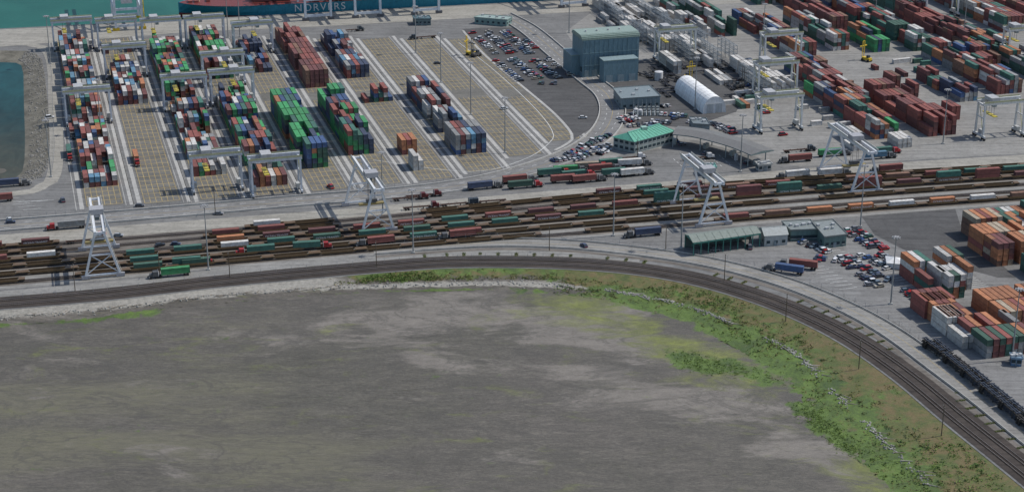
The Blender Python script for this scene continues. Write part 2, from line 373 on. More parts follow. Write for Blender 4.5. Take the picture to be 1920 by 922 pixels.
for i in range(1900):
    k=random.randrange(5,NA-2); xp=xpix(*R1[k]); e=xp>1040
    if e and math.sin(k*.35)+math.sin(k*.13)<-.9: continue
    q=random.gauss(0,.035 if e else .16); T=(R2[k]-R1[k]) if q>0 else (R1[k]-R0b[k])
    p=R1[k]+T*q+RNG.normal(0,.6,2); r=random.uniform(.25,.75)
    rk.box((p[0],p[1],-1.7-.8*max(q,0)),r*1.4,r,r*.7,random.random()*6,g3(.4),0,.6)
    if (e and i%12==0) or (xp<620 and i%5==0):
        a=random.random()*3; L=random.uniform(2,7); p=Vector((p[0],p[1],-1.4)); d=Vector((math.cos(a*.4),math.sin(a*.4)*(-1 if e else 1),0))*L
        dw.cyl(p,p+d,.2,.12,6,random.choice([(.34,.31,.26),(.4,.37,.33),(.22,.19,.15)]))
rk.obj('shoreline_rocks',[M['shrock']]); dw.obj('driftwood_logs',[M['paint']])
def clump(mb,p,r,h,col,n=9):
    for _ in range(n):
        a=random.random()*6.283; rr=r*random.random()**.5; c=p+Vector((math.cos(a)*rr,math.sin(a)*rr,h*random.uniform(.15,1)*(1-.5*rr/r)))
        s=r*random.uniform(.25,.5); d1=Vector((random.gauss(0,1),random.gauss(0,1),random.gauss(0,.5))).normalized()*s; d2=Vector((random.gauss(0,1),random.gauss(0,1),random.gauss(0,.5))).normalized()*s
        k=random.uniform(.7,1.35); mb.add([c-d1,c+d1,c+d2],[(0,1,2)],tuple(x*k for x in col))
GCOL=[(.06,.10,.022),(.08,.13,.026),(.10,.15,.03)]
OCOL=[(.12,.13,.04),(.13,.115,.045),(.075,.085,.028),(.10,.12,.035)]
for i in range(10500):
    k=random.randrange(0,NA-2); xp=xpix(*R1[k])
    if xp<random.uniform(540,760): continue
    e=xp>1040
    q=random.uniform(.08,1.95) if e else random.uniform(.1,.75)
    if .94<q<1.05: continue
    XY=R0b[k]*(1-q)+R1[k]*q if q<1 else R1[k]*(2-q)+R2[k]*(q-1)
    dens=math.sin(XY[0]*.09)+math.sin(XY[1]*.13+1)+math.sin((XY[0]+XY[1])*.05)+random.gauss(0,.4)
    if q<.5 and dens<.5 and random.random()<.85: continue
    if dens<-.4 and random.random()<.7: continue
    r=random.uniform(.4,1.5); col=random.choice(GCOL if dens>random.uniform(-.4,1.2) else OCOL)
    clump(sh,Vector((XY[0],XY[1],-.15-1.5*q)),r,r*random.uniform(.3,.8),col,8)
WP=[[P(u,v,-2.5) for u,v in w] for w in WEED[:2]]
for w in WP:
    xs_=[p.x for p in w]; ys_=[p.y for p in w]
    for i in range(1100):
        x=random.uniform(min(xs_),max(xs_)); y=random.uniform(min(ys_),max(ys_))
        if sdist(np.array([x]),np.array([y]),w)[0]>random.uniform(-3,4): clump(sh,Vector((x,y,-2.5)),random.uniform(.5,1.1),.3,random.choice(GCOL[:3]),6)
FOL=paint_mat('foliage',.8,0,.1)
sh.obj('shrub_and_marsh_grass',[FOL])
# ---------------------------------------------------------------- paved zones
area('quay_apron_pavement',[(-900,110),(0,56),(345,39),(900,10),(1500,-19),(1500,0),(900,33),(600,50),(360,60),(0,88),(-900,146)],.045,M['apron'])
area('terminal_yard_pavement',[(1130,8),(3000,-60),(3000,250),(1920,288),(1500,312),(1290,330),(1120,318),(1130,262),(1165,220),(1150,165),(1110,130),(1060,60)],.02,M['conc'])
area('workshop_yard_asphalt',[(1080,150),(1210,112),(1380,120),(1400,178),(1380,210),(1290,240),(1180,232),(1150,190),(1120,165)],.04,M['asphdark'])
area('rail_apron_pavement',[(-500,478),(0,440),(640,392),(1100,352),(1280,338),(1500,316),(1920,290),(2600,250),(2600,270),(1920,309),(1280,350),(640,409),(0,461),(-500,503)],.028,M['apron'])
area('rail_yard_ballast',[(-500,503),(0,461),(640,409),(1280,350),(1920,309),(2600,270),(2600,330),(1920,378),(1280,428),(640,480),(0,539),(-500,585)],.032,M['ballast2'])
area('parking_lot_asphalt',[(868,55),(905,52),(985,52),(1030,90),(1075,135),(1120,170),(1130,205),(1110,240),(1075,262),(1072,255),(1040,212),(985,165),(930,120)],.053,M['asphdark'])
area('storage_lot_asphalt',[(1615,405),(1790,388),(1800,420),(1850,470),(1905,520),(1870,520),(1720,480),(1640,440)],.036,M['asphdark'])
area('lower_yard_pavement',[(1160,452),(1290,470),(1470,450),(1600,425),(1720,480),(1905,525),(2200,560),(2200,900),(1920,790),(1800,690),(1680,605),(1560,545),(1440,505),(1300,482)],.024,M['road'])
area('truck_gate_pavement',[(1120,318),(1160,292),(1270,272),(1300,262),(1440,300),(1500,312),(1290,330)],.048,M['asph'])
yr=line([(-500,462),(0,424),(300,400),(550,378),(750,362),(880,345),(980,322),(1070,290),(1125,255),(1148,215),(1140,180),(1105,150),(1050,105),(990,55),(940,28)])
strip('perimeter_road',None,13,.064,M['road'],w=yr)
for o in (-7.2,7.2): strip('concrete_barrier',None,.6,.8,M['concl'],off=o,th=.8,w=yr)
strip('road_marking',None,.25,.075,M['yellow'],w=yr); dashes(yr,.075,3.2); dashes(yr,.075,-3.2)
cb=line([(868,58),(900,95),(930,122),(985,167),(1040,214),(1072,252),(1066,268),(1040,282)])
strip('lot_kerb',None,1.6,.14,M['concl'],th=.12,w=cb)
rb=line([(700,300),(880,322),(980,300),(1030,268),(1035,245),(1000,200),(930,135),(860,80)])
strip('road_marking',None,.3,.056,M['white'],w=rb)
pr=line([(-500,75),(0,82),(60,85),(88,95),(100,130),(103,200),(106,280),(100,330),(80,348),(0,366),(-500,400)])
strip('pond_kerb_road',None,7,.042,M['apron'],w=pr)
er=line([(700,470),(900,456),(1050,458),(1180,470),(1300,487),(1400,509),(1500,540),(1600,583),(1680,629),(1760,688),(1840,748),(1920,812),(2080,940),(2200,1050)])
strip('access_road',None,9,.068,M['conc'],w=er)
for o in (-5,5): strip('guard_rail',None,.35,.75,M['concl'],off=o,th=.5,w=er)
strip('road_marking',None,.2,.078,M['yellow'],w=er)
sr=line([(-500,598),(0,553),(200,535),(400,513),(600,493),(800,478),(960,474),(1100,478),(1200,487)])
strip('service_road',None,8,.058,M['conc'],w=sr)
strip('gravel_verge',None,2.2,.062,M['ballast2'],off=4.5,w=sr)
strip('gravel_verge',None,2.5,.073,M['ballast2'],off=7.8,w=er)
for k in range(7):
    dashes([P(1285+k*17,318-k*1.5,0),P(1265+k*17,300-k*1.5,0)],.056,on=2.5,gap=2.5)
gv=MB()
for i in range(3000):
    k=random.randrange(int(len(RAIL)*.45),len(RAIL)-1); p=offset(RAIL[k-1:k+2],-random.uniform(6.5,10))[1]
    if math.sin(p.x*.15)+math.sin(p.y*.07)>-.6: clump(gv,Vector((p.x,p.y,0)),random.uniform(.4,.9),.35,random.choice([(.1,.12,.04),(.14,.13,.05),(.07,.1,.03)]),6)
gv.obj('verge_grass',[FOL])
# ---------------------------------------------------------------- tracks
def track(name,w,zb=.0,off=0,ballast=None):
    if off: w=offset(w,off)
    mb=MB()
    if ballast: ribbon(mb,w,ballast,zb+.06,0,0,0)
    d=0;nxt=0
    for a,b in zip(w,w[1:]):
        L=(b-a).length; ang=math.atan2(b.y-a.y,b.x-a.x)
        while nxt<d+L:
            p=a.lerp(b,(nxt-d)/L); mb.box((p.x,p.y,zb+.08),.28,2.6,.16,ang,g3(.1),1); nxt+=.8
        d+=L
    for o in(-.75,.75): ribbon(mb,w,.16,zb+.4,o,.2,2)
    return mb.obj(name,[M['ballast'],M['tie'],M['steel']],center=False)
strip('railway_ballast',None,13,.085,M['ballast'],w=RAIL)
for o in(-2.6,2.6): track('railway_track',RAIL,.02,o)
TR=[(466,414,354,312),(478,424,364,322),(492,437,380,333),(504,449,394,346),(518,462,408,358),(531,474,421,372)]
TRK=[]
for a,b,c,d in TR:
    w=line([(-500,a+42),(0,a),(640,b),(1280,c),(1920,d),(2600,d-42)]); TRK.append(w); track('railway_track',w,.0,0,4.0)
for a,b,c,d,wd in [(498,443,387,339.5,3.6),(511,455.5,401,352,3.6),(524.5,468,414.5,365,3.8),(540,482,429,380,3.5)]:
    strip('service_lane',[(-500,a+42),(0,a),(640,b),(1280,c),(1920,d),(2600,d-42)],wd,.05,M['conc'])
# ---------------------------------------------------------------- lanes
VE=[392,386,378,370,362,352,342,326,296,268]
def lane_u(n,v): return -54+((157+106.5*n+54)/1182)*(v+832)
def along(p,vb): return (P(0,vb).y-p.y)/E1.y
lanes=MB(); yl=MB(); sl=MB()
for n,ve in enumerate(VE):
    p=P(lane_u(n,ve),ve); L=along(p,72)
    c=p+E1*(L/2)+E2*8.2; sl.add([(q.x,q.y,.03) for q in(c-E1*(L/2-2)-E2*9,c-E1*(L/2-2)+E2*9,c+E1*(L/2-2)+E2*9,c+E1*(L/2-2)-E2*9)],[(0,1,2,3)],g3(.5))
    for o,wd in((-2.6,2.0),(20.6,2.0),(-5.2,.4),(17.9,.3)):
        c=p+E1*(L/2)+E2*o; lanes.add([c-E1*L/2-E2*wd/2,c-E1*L/2+E2*wd/2,c+E1*L/2+E2*wd/2,c+E1*L/2-E2*wd/2],[(0,1,2,3)],g3(.5))
    mid0=along(p,196-n*1.5); mid1=along(p,182-n*1.5)
    s=4
    while s<L-4:
        if not(mid0<s<mid1):
            c=p+E1*s+E2*8.2; yl.add([c-E2*8.2-E1*.22,c+E2*8.2-E1*.22,c+E2*8.2+E1*.22,c-E2*8.2+E1*.22],[(0,1,2,3)],g3(.5))
        s+=6.45
    for j in range(7):
        for s0,s1 in((4,mid0),(mid1,L-4)):
            c0=p+E1*s0+E2*(j*2.74);c1=p+E1*s1+E2*(j*2.74); yl.add([c0-E2*.14,c0+E2*.14,c1+E2*.14,c1-E2*.14],[(0,1,2,3)],g3(.5))
lanes.v=[(a,b,.038) for a,b,c in lanes.v]
# cross lines and long lines of the grid sit on separate levels so that their crossings are clean
zz=[]
for i in range(0,len(yl.v),4):
    a,b=Vector(yl.v[i]),Vector(yl.v[i+2]); lg=abs((b-a).dot(E1))>2; zz+=[.050 if lg else .044]*4
yl.v=[(p[0],p[1],z) for p,z in zip(yl.v,zz)]
sl.obj('container_slot_pavement',[M['lane']],center=False)
lanes.obj('crane_runway_strips',[M['concl']],center=False); yl.obj('yard_grid_markings',[M['yellow']],center=False)
wl=MB()
for (u0,v0,u1,v1,nn_) in [(1640,500,1740,545,12),(1810,520,1870,560,14),(1530,500,1590,540,8),(1560,470,1640,500,10),(20,372,60,392,5),(40,378,85,376,5)]:
    a=P(u0,v0,.06);b=P(u1,v1,.06)
    for i in range(nn_):
        c=a.lerp(b,i/(nn_-1)); wl.beam(c-E2*4,c+E2*4,.2,.02,g3(.6))
wl.obj('parking_bay_markings',[M['white']],center=False)
# ---------------------------------------------------------------- containers
C=dict(red=(.26,.065,.05),mar=(.155,.042,.04),org=(.43,.165,.065),grn=(.03,.30,.095),teal=(.03,.14,.105),dgr=(.025,.10,.065),blu=(.03,.085,.22),lbl=(.10,.25,.38),wht=(.60,.59,.56),gry=(.29,.30,.30),nav=(.025,.045,.10),tan=(.40,.33,.24),brn=(.2,.10,.06))
PAL=dict(mix='red red red mar mar org grn teal teal blu lbl wht wht gry nav org',
 white='wht wht wht wht wht gry wht',green='grn grn grn grn teal dgr nav org blu',grnred='grn grn grn teal red red mar nav blu dgr grn',
 red='red red mar mar brn red red mar mar',bluegry='nav blu gry gry lbl gry wht nav red nav mar',a='wht wht wht red red mar org teal grn blu gry lbl red mar',
 cg='grn grn grn teal red red wht blu nav org mar',teal='teal teal dgr teal wht gry red',orange='org org org red org tan org brn mar red',
 wo='wht wht org teal org dgr wht red',tr='teal dgr red mar teal org wht gry',trf='teal dgr red mar teal mar dgr gry org',redmix='red red mar mar red teal blu org wht brn gry')
PAL={k:[C[x] for x in v.split()] for k,v in PAL.items()}
def container(mb,c,ang,L,col,h=2.59,w=2.44,mi=1):
    k=random.uniform(.72,1.2); col=tuple(min(.8,x*k) for x in col)
    ca,sa=math.cos(ang),math.sin(ang)
    def T(x,y,z): return (c[0]+x*ca-y*sa,c[1]+x*sa+y*ca,c[2]+z)
    a,b=L/2,w/2; B=[(-a,-b,0),(a,-b,0),(a,b,0),(-a,b,0),(-a,-b,h),(a,-b,h),(a,b,h),(-a,b,h)]
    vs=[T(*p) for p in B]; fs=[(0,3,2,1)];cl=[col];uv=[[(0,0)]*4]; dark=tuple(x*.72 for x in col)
    for fc,nrm,LL in(((4,5,6,7),(0,0,-.05),L),((0,1,5,4),(0,.07,0),L),((1,2,6,5),(-.07,0,0),w),((2,3,7,6),(0,-.07,0),L),((3,0,4,7),(.07,0,0),w)):
        q=[np.array(B[i]) for i in fc]; m=sum(q)/4; o=len(vs)
        for p in q:
            d=m-p; n=np.array([np.sign(x)*.16 if abs(x)>.2 else 0 for x in d]); vs.append(T(*(p+n+np.array(nrm))))
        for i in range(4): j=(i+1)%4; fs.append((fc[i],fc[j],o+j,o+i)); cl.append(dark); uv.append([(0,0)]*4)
        fs.append((o,o+1,o+2,o+3)); cl.append(col); H2=w if fc==(4,5,6,7) else h; uv.append([(0,0),(LL,0),(LL,H2),(0,H2)])
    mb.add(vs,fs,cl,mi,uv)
    return col
NCT=[0]
def block(u,v,cols,vb,hmin,hmax,pal,full=.92,p20=.12,pos=None,coh=.5):
    mb=MB(); p=pos or P(u,v); L=along(p,vb); nb=max(1,int(round(L/12.9))); pl=PAL[pal]
    for i in range(nb):
        baseh=random.randint(hmin,hmax)
        for j in range(cols):
            if random.random()>full: continue
            h=max(1,min(hmax,baseh+random.choice([-1,0,0,0,1]))) if hmin!=hmax else hmax-(1 if random.random()<.15 else 0)
            cc=random.choice(pl)
            two=random.random()<p20
            for k in range(h):
                if random.random()>coh: cc=random.choice(pl)
                c=p+E1*(i*12.9+6.1)+E2*(j*2.74+1.37)
                if two:
                    for s in(-3.08,3.08):
                        q=c+E1*s; container(mb,(q.x,q.y,.06+k*2.62),A1,6.06,random.choice(pl)); NCT[0]+=1
                else:
                    c=c+E1*random.uniform(-.12,.12)+E2*random.uniform(-.06,.06)
                    container(mb,(c.x,c.y,.06+k*2.62),A1,12.19,cc); NCT[0]+=1
    return mb.obj('shipping_container_stack')
def lb(n,vf,vb,cols,h0,h1,pal,**k): return block(lane_u(n,vf),vf,cols,vb,h0,h1,pal,**k)
lb(0,353,325,6,1,2,'a',p20=.4,full=.85,coh=.2); lb(0,322,240,6,2,3,'a',p20=.4,coh=.2,full=.9); lb(0,232,90,6,2,4,'a',p20=.45,coh=.15,full=.92)
lb(1,198,146,6,2,3,'a',p20=.3,coh=.3); lb(1,122,92,6,1,1,'redmix',full=.55,p20=.3)
lb(2,190,95,6,3,4,'cg',p20=.5,coh=.1); lb(2,300,210,6,2,4,'a',p20=.4,coh=.15); lb(2,332,306,6,1,2,'a',full=.7)
lb(3,150,75,6,4,4,'cg',coh=.3); lb(3,312,186,6,2,4,'cg',p20=.3,coh=.15); lb(3,352,325,6,2,3,'tr',coh=.5)
lb(4,138,100,5,2,3,'bluegry'); lb(4,100,80,5,1,2,'bluegry',full=.7)
lb(4,318,206,5,5,5,'green',coh=.25,p20=0)
lb(5,166,135,5,4,4,'red'); lb(5,133,105,5,4,4,'red'); lb(5,102,70,5,3,4,'red')
lb(5,292,200,5,4,5,'grnred',coh=.35,p20=0)
lb(6,148,118,5,3,3,'bluegry'); lb(6,117,75,5,2,4,'bluegry',coh=.3)
lb(6,194,180,6,2,3,'redmix',coh=.2); lb(6,291,276,3,3,3,'orange'); lb(6,321,309,2,2,3,'white')
lb(7,250,178,5,3,4,'bluegry',p20=0); lb(7,291,262,6,3,4,'bluegry',p20=0)
for a in [(1640,262,6,172,3,4,'mix'),(1740,257,6,180,3,4,'red'),(1594,210,5,128,3,4,'redmix'),(1448,182,5,125,2,3,'white'),(1492,113,5,35,3,4,'redmix'),
 (1352,70,4,0,3,4,'teal'),(1305,118,4,70,2,3,'white'),(1240,98,4,50,2,3,'white'),(1180,60,3,10,2,3,'white'),(1230,45,3,0,2,3,'white'),(1300,60,2,15,2,3,'teal'),
 (1638,99,4,72,3,4,'green'),(1562,96,4,45,3,4,'tr'),(1712,97,5,45,3,4,'teal'),(1802,92,6,30,3,4,'red'),(1880,62,6,-5,4,4,'redmix'),
 (1672,168,2,156,3,3,'red'),(1706,184,2,171,3,4,'red'),(1756,170,3,152,2,3,'tr'),(1800,192,4,165,2,3,'bluegry'),(1783,226,2,214,4,4,'red'),
 (1868,178,6,98,3,4,'redmix'),(1955,160,6,60,3,4,'tr'),(1600,45,6,-25,3,4,'redmix'),(1690,35,6,-25,3,4,'teal'),(1790,20,6,-30,3,4,'redmix'),(1500,20,5,-30,3,4,'mix'),(1420,10,5,-40,3,4,'teal'),(1940,50,6,-30,3,4,'red'),
 (1350,160,3,140,1,1,'white'),(1390,205,4,190,1,1,'tr'),(1545,150,3,128,2,3,'red'),(1560,62,4,5,3,4,'red'),(1845,130,4,100,3,4,'redmix'),
 (1683,279,3,268,1,2,'white'),(1590,268,3,255,2,2,'white'),(1600,284,3,274,1,1,'white'),
 (1732,598,5,580,3,3,'red'),(1775,562,3,532,4,4,'wo'),(1738,556,3,514,3,4,'wo'),(1800,545,3,508,3,4,'wo'),
 (1848,673,9,628,3,3,'trf'),(1803,655,3,600,2,3,'white'),(1775,628,4,585,2,3,'orange'),(1880,620,9,575,3,3,'orange'),
 (1868,500,9,452,4,4,'orange'),(1826,452,5,425,3,4,'orange'),(1895,436,9,395,1,2,'wo'),(1940,525,6,500,3,4,'teal')]:
    block(a[0],a[1],a[2],a[3],a[4],a[5],a[6],p20=.08,coh=.35)
for u,v,pal in [(1530,235,'white'),(1552,225,'white'),(1575,238,'white'),(1690,118,'white'),(1720,135,'wo'),(1735,122,'teal'),(1765,108,'red'),(1480,150,'white'),(1640,130,'red'),(1380,190,'tr'),(1405,195,'tr'),(1505,205,'white'),(1590,160,'red'),(1395,178,'white'),(1415,186,'tr'),(1368,196,'white'),(1545,210,'white'),(1690,140,'red'),(1720,118,'wo')]:
    mb=MB(); p=P(u,v); container(mb,(p.x,p.y,.05),A2+random.choice([0,.1,1.57]),random.choice([6.06,12.19]),random.choice(PAL[pal])); mb.obj('shipping_container')
# ---------------------------------------------------------------- cranes
GR=(.12,.12,.13); YE=(.6,.42,.04)
def rtg_mesh(span=23.5,h=17.5,hh=9,col=(.46,.49,.53)):
    mb=MB(); a=span/2
    for sx in(-a,a):
        for sy in(-hh/2,hh/2):
            mb.beam((sx,sy*.9,1.6),(sx,sy*.75,h),.9,.9,col)
            for k in(-1.6,1.6): mb.cyl((sx-.35,sy+k*.7,.8),(sx+.35,sy+k*.7,.8),.8,n=12,col=(.03,.03,.03))
        mb.beam((sx,-hh/2-1.5,1.9),(sx,hh/2+1.5,1.9),.94,1.1,col)
        mb.beam((sx,-hh*.37,h),(sx,hh*.37,h),.8,.94,col)
        mb.beam((sx,-hh*.4,h*.62),(sx,hh*.38,h*.62),.4,.5,col)
        mb.box((sx+(1.2 if sx<0 else -1.2),0,2.4),1.8,3.4,2.3,0,(.42,.42,.4))
        for k in range(6): mb.beam((sx,-hh*.42+k*.9,2.5+k*2.4),(sx,-hh*.42+(k+1)*.9,2.5+(k+1)*2.4),.3,.15,(.4,.4,.2))
    for sy in(-hh*.37,hh*.37):
        mb.beam((-a-1,sy,h+.9),(a+1,sy,h+.9),1.0,1.6,col); mb.beam((-a-1,sy*1.25,h+1.9),(a+1,sy*1.25,h+1.9),.1,.9,(.4,.4,.25))
    x=random.uniform(-a*.6,a*.6)
    mb.box((x,0,h+1.9),5,hh*.8,2.0,0,(.4,.4,.4)); mb.box((x+2,hh*.1,h-2.2),2,2.2,2.2,0,(.25,.3,.33)); mb.box((x-.5,0,h-6),12.2*.2,11.5,.5,0,(.5,.4,.06))
    for sx in(-.8,.8):
        for sy in(-2.5,2.5): mb.beam((x-.5+sx,sy,h-5.6),(x-.5+sx,sy,h+2),.12,.12,GR)
    return mb.mesh('rtg',[M['paint']],center=False)[0]
RT=[rtg_mesh() for _ in range(3)]; RTb=[rtg_mesh(23.5,18.5,9,(.56,.57,.56)) for _ in range(2)]
def rtg(p,m=None): link('gantry_crane',m or random.choice(RT),p,A2)
for n,v in [(0,93),(0,232),(1,93),(1,145),(2,93),(2,205),(2,358),(3,88),(3,160),(3,195),(3,366),(4,100)]:
    rtg(P(lane_u(n,v),v)+E2*8.9)
for i,(u,v) in enumerate([(1462,121),(1452,178),(1458,243),(1265,112),(1872,255),(1915,110),(1760,30)]):
    rtg(P(u,v),RTb[i%2])
def rmg(un,vn,uf,vf):
    near_,far=P(un,vn),P(uf,vf); d=far-near_; L=d.length; ang=math.atan2(d.y,d.x)
    mb=MB(); h=21.5; col=(.62,.64,.66); s=14.5
    for x in(0,L):
        for sy in(-1,1):
            mb.beam((x,sy*s/2,1.4),(x,sy*1.6,h),.95,.95,col)
            mb.box((x,sy*s/2,.3),1.2,3.6,1.5,0,(.3,.3,.32))
            for k in(-1,1): mb.cyl((x-.3,sy*s/2+k,.5),(x+.3,sy*s/2+k,.5),.5,n=10,col=GR)
        mb.beam((x,-s/2,1.7),(x,s/2,1.7),.6,.8,col)
        z1=h*.5; y1=s/2*(1-.5)+1.6*.5
        mb.beam((x,-y1,z1),(x,y1,z1),.64,.6,col); mb.beam((x,-s/2,1.8),(x,y1,z1),.35,.35,col); mb.beam((x,s/2,1.8),(x,-y1,z1),.32,.35,col)
        mb.beam((x,-2.4,h-3.5),(x,2.4,h-3.5),.5,.5,col)
    for sy in(-1.9,1.9):
        mb.beam((-5,sy,h+.7),(L+5,sy,h+.7),1.0,1.7,col); mb.beam((-5,sy*1.5,h+1.9),(L+5,sy*1.5,h+1.9),.12,.9,(.5,.5,.45))
    for x in(-4.5,L*.5,L+4.5): mb.beam((x,-2.5,h+.7),(x,2.5,h+.7),.8,1,col)
    x=L*random.uniform(.3,.6); mb.box((x,0,h+1.6),5.5,6,2.4,0,(.35,.35,.36)); mb.box((x+3,0,h-2.6),2,2,2.4,0,(.2,.25,.28))
    mb.box((x,0,h-12),2.4,12,.7,0,(.25,.2,.08)); mb.box((x,0,h-10.8),2,5,1.4,0,(.1,.1,.1))
    for sx in(-.9,.9):
        for sy in(-1.5,1.5): mb.beam((x+sx,sy,h-10),(x+sx,sy,h+1.6),.12,.12,GR)
    for k in range(7):
        t0,t1=k/7,(k+1)/7; f=lambda t:(0.9,-s/2*(1-t)-1.6*t-(.8),1.8+(h-2)*t); mb.beam(f(t0),f(t1),.5,.12,(.5,.5,.45))
    o=mb.obj('rail_gantry_crane',[M['paint']],center=False); o.location=near_; o.rotation_euler=(0,0,ang)
rmg(194,521,186,468); rmg(709,436,676,384); rmg(1338,424,1289,380); rmg(1622,363,1563,318)
def quay_crane(u,v,ye):
    mb=MB(); col=(.55,.59,.63); w=17; g=30; h=38
    for x in(-w/2,w/2):
        for y in(0,g):
            mb.beam((x,y,2),(x,y,h),1.5,1.5,col); mb.box((x,y,.3),4.5,1.3,1.7,0,YE if ye else GR)
        mb.beam((x,0,h),(x,g,h),1.2,1.6,col); mb.beam((x,0,14),(x,g,14),1.1,1.5,col); mb.beam((x,0,15),(x,g,h-1),.7,.7,col)
        mb.beam((x,g,h),(x*.3,g,h+22),.9,.9,col); mb.beam((x,0,h),(x*.3,g,h+22),.6,.6,col)
    for y in(0,g):
        mb.beam((-w/2,y,3.2),(w/2,y,3.2),1.1,1.5,col); mb.beam((-w/2,y,14.1),(w/2,y,14.1),1.1,1.5,col); mb.beam((-w/2,y,h+.1),(w/2,y,h+.1),1.1,1.5,col)
    for x in(-2.5,2.5): mb.beam((x,-15,h+1.8),(x,g+52,h+1.8),1,2.0,col)
    mb.box((0,2,h+3),8,12,5,0,col)
    if ye:
        for k in range(12): mb.beam((w/2+1.4,(-1)**k*1.5,2+k*3),(w/2+1.4,-(-1)**k*1.5,5+k*3),.5,.2,YE)
        mb.beam((w/2+1.4,-1.7,2),(w/2+1.4,-1.7,h),.4,.4,YE); mb.beam((w/2+1.4,1.7,2),(w/2+1.4,1.7,h),.4,.4,YE)
    mb.box((0,10,16),7,6,3,0,(.5,.5,.5))
    o=mb.obj('quay_crane',[M['paint']],center=False); o.location=P(u,v); o.rotation_euler=(0,0,A2)
quay_crane(243,57,True); quay_crane(597,38,False); quay_crane(690,33,False); quay_crane(800,27,False); quay_crane(1075,14,False)
# ---------------------------------------------------------------- ship
def ship():
    root=link('container_ship',None); q0=P(345,37);q1=P(900,8); d=(q1-q0).normalized(); nrm=Vector((-d.y,d.x,0)); mb=MB()
    B=P(338,37)+nrm*2.5; beam_=42
    def sec(s):
        f=min(1,s/46); return math.sin(f*math.pi/2)**.7, max(0,math.sin(max(0,(s-9))/60*math.pi/2 if s<69 else math.pi/2))**.9
    st=[0,4,9,16,25,38,52,70,120,180,240,285,300]; zl=[-5,-1.0,1.5,6.2]; hull=(.03,.21,.29); red=(.19,.035,.035)
    for side in(-1,1):
        for a,b in zip(st,st[1:]):
            for k in range(3):
                quad=[]
                for s,z in((a,zl[k]),(b,zl[k]),(b,zl[k+1]),(a,zl[k+1])):
                    dk,wl_=sec(s); t=(z+5)/11.2; hb=beam_/2*(wl_*(1-t)+dk*t)
                    quad.append(B+d*s+nrm*(beam_/2+side*hb)+Z*z)
                mb.add(quad if side<0 else quad[::-1],[(0,1,2,3)],red if k==0 else hull)
    for a,b in zip(st,st[1:]):
        ha,hb=sec(a)[0]*beam_/2,sec(b)[0]*beam_/2; c=B+nrm*beam_/2+Z*5.9
        mb.add([c+d*a-nrm*ha,c+d*b-nrm*hb,c+d*b+nrm*hb,c+d*a+nrm*ha],[(0,1,2,3)],(.17,.04,.035))
    mb.obj('hull',[M['paint']],center=False,parent=root)
    mb=MB(); ang=math.atan2(d.y,d.x)
    for i in range(2,19):
        for j in range(14):
            h=random.randint(1,3) if i%4 else 0
            for k in range(h):
                c=B+d*(28+i*13.6)+nrm*(3+j*2.7)+Z*(6.4+k*2.62)
                if i<6 and (j<3 or j>11): continue
                container(mb,c,ang,12.19,random.choice(PAL['red']))
    mb.obj('deck_containers',parent=root)
    mb=MB(); c=B+d*225+nrm*beam_/2
    mb.box((c.x,c.y,5.9),14,38,24,ang,(.6,.6,.58)); mb.cyl(B+d*14+nrm*beam_/2+Z*5.7,B+d*14+nrm*beam_/2+Z*14,.5,col=(.6,.5,.3))
    for s in(8,12,20): mb.box(tuple(B+d*s+nrm*beam_/2+Z*5.8),2.5,6,1.6,ang,(.3,.1,.08))
    for s in np.arange(10,290,3): mb.beam(B+d*s+nrm*(beam_/2-sec(s)[0]*beam_/2)+Z*6.2,B+d*s+nrm*(beam_/2-sec(s)[0]*beam_/2)+Z*7.3,.1,.1,(.4,.4,.4))
    mb.obj('superstructure',[M['paint']],parent=root)
    cu=bpy.data.curves.new('ship_name','FONT'); cu.body='NORVERS'; cu.size=7.0; cu.extrude=.05; cu.space_character=1.2
    m,t,b=nt('white_lettering'); b.inputs['Base Color'].default_value=(.6,.61,.61,1); cu.materials.append(m)
    o=link('lettering',cu,parent=root); s=Vector(B+d*76-nrm*.2+Z*.6); o.location=s; o.rotation_euler=(math.radians(90),0,ang)
ship()
# ---------------------------------------------------------------- vehicles
def car_mesh(col,van=False):
    mb=MB(); L,W=(4.6,1.85) if not van else (5.4,2.0); gl=(.03,.04,.05)
    mb.box((0,0,.35),L,W,.55,0,col,0,.97)
    hz=.62 if not van else 1.1
    mb.add([(-L*.42,-W*.44,.9),(L*.28,-W*.44,.9),(L*.28,W*.44,.9),(-L*.42,W*.44,.9),(-L*.32,-W*.38,.9+hz),(L*.1,-W*.38,.9+hz),(L*.1,W*.38,.9+hz),(-L*.32,W*.38,.9+hz)],CF,[gl,col,gl,gl,gl,gl],0)
    for x in(-L*.31,L*.31):
        for y in(-W*.46,W*.46): mb.cyl((x,y-.11,.34),(x,y+.11,.34),.34,n=10,col=(.02,.02,.02))
    mb.box((L*.5-.03,0,.5),.1,W*.8,.18,0,(.5,.5,.5)); mb.box((-L*.5+.03,0,.55),.1,W*.8,.15,0,(.3,.02,.02))
    return mb.mesh('car',[M['car']],center=False)[0]
CC=[(.6,.6,.6),(.45,.46,.46),(.3,.31,.32),(.03,.03,.035),(.06,.06,.07),(.32,.025,.02),(.03,.07,.2),(.12,.16,.2),(.04,.1,.07),(.35,.31,.24),(.2,.2,.21),(.05,.06,.1),(.08,.08,.09),(.55,.55,.54)]
CM=[car_mesh(c) for c in CC]+[car_mesh(c,True) for c in((.65,.65,.65),(.3,.02,.02),(.1,.1,.12))]
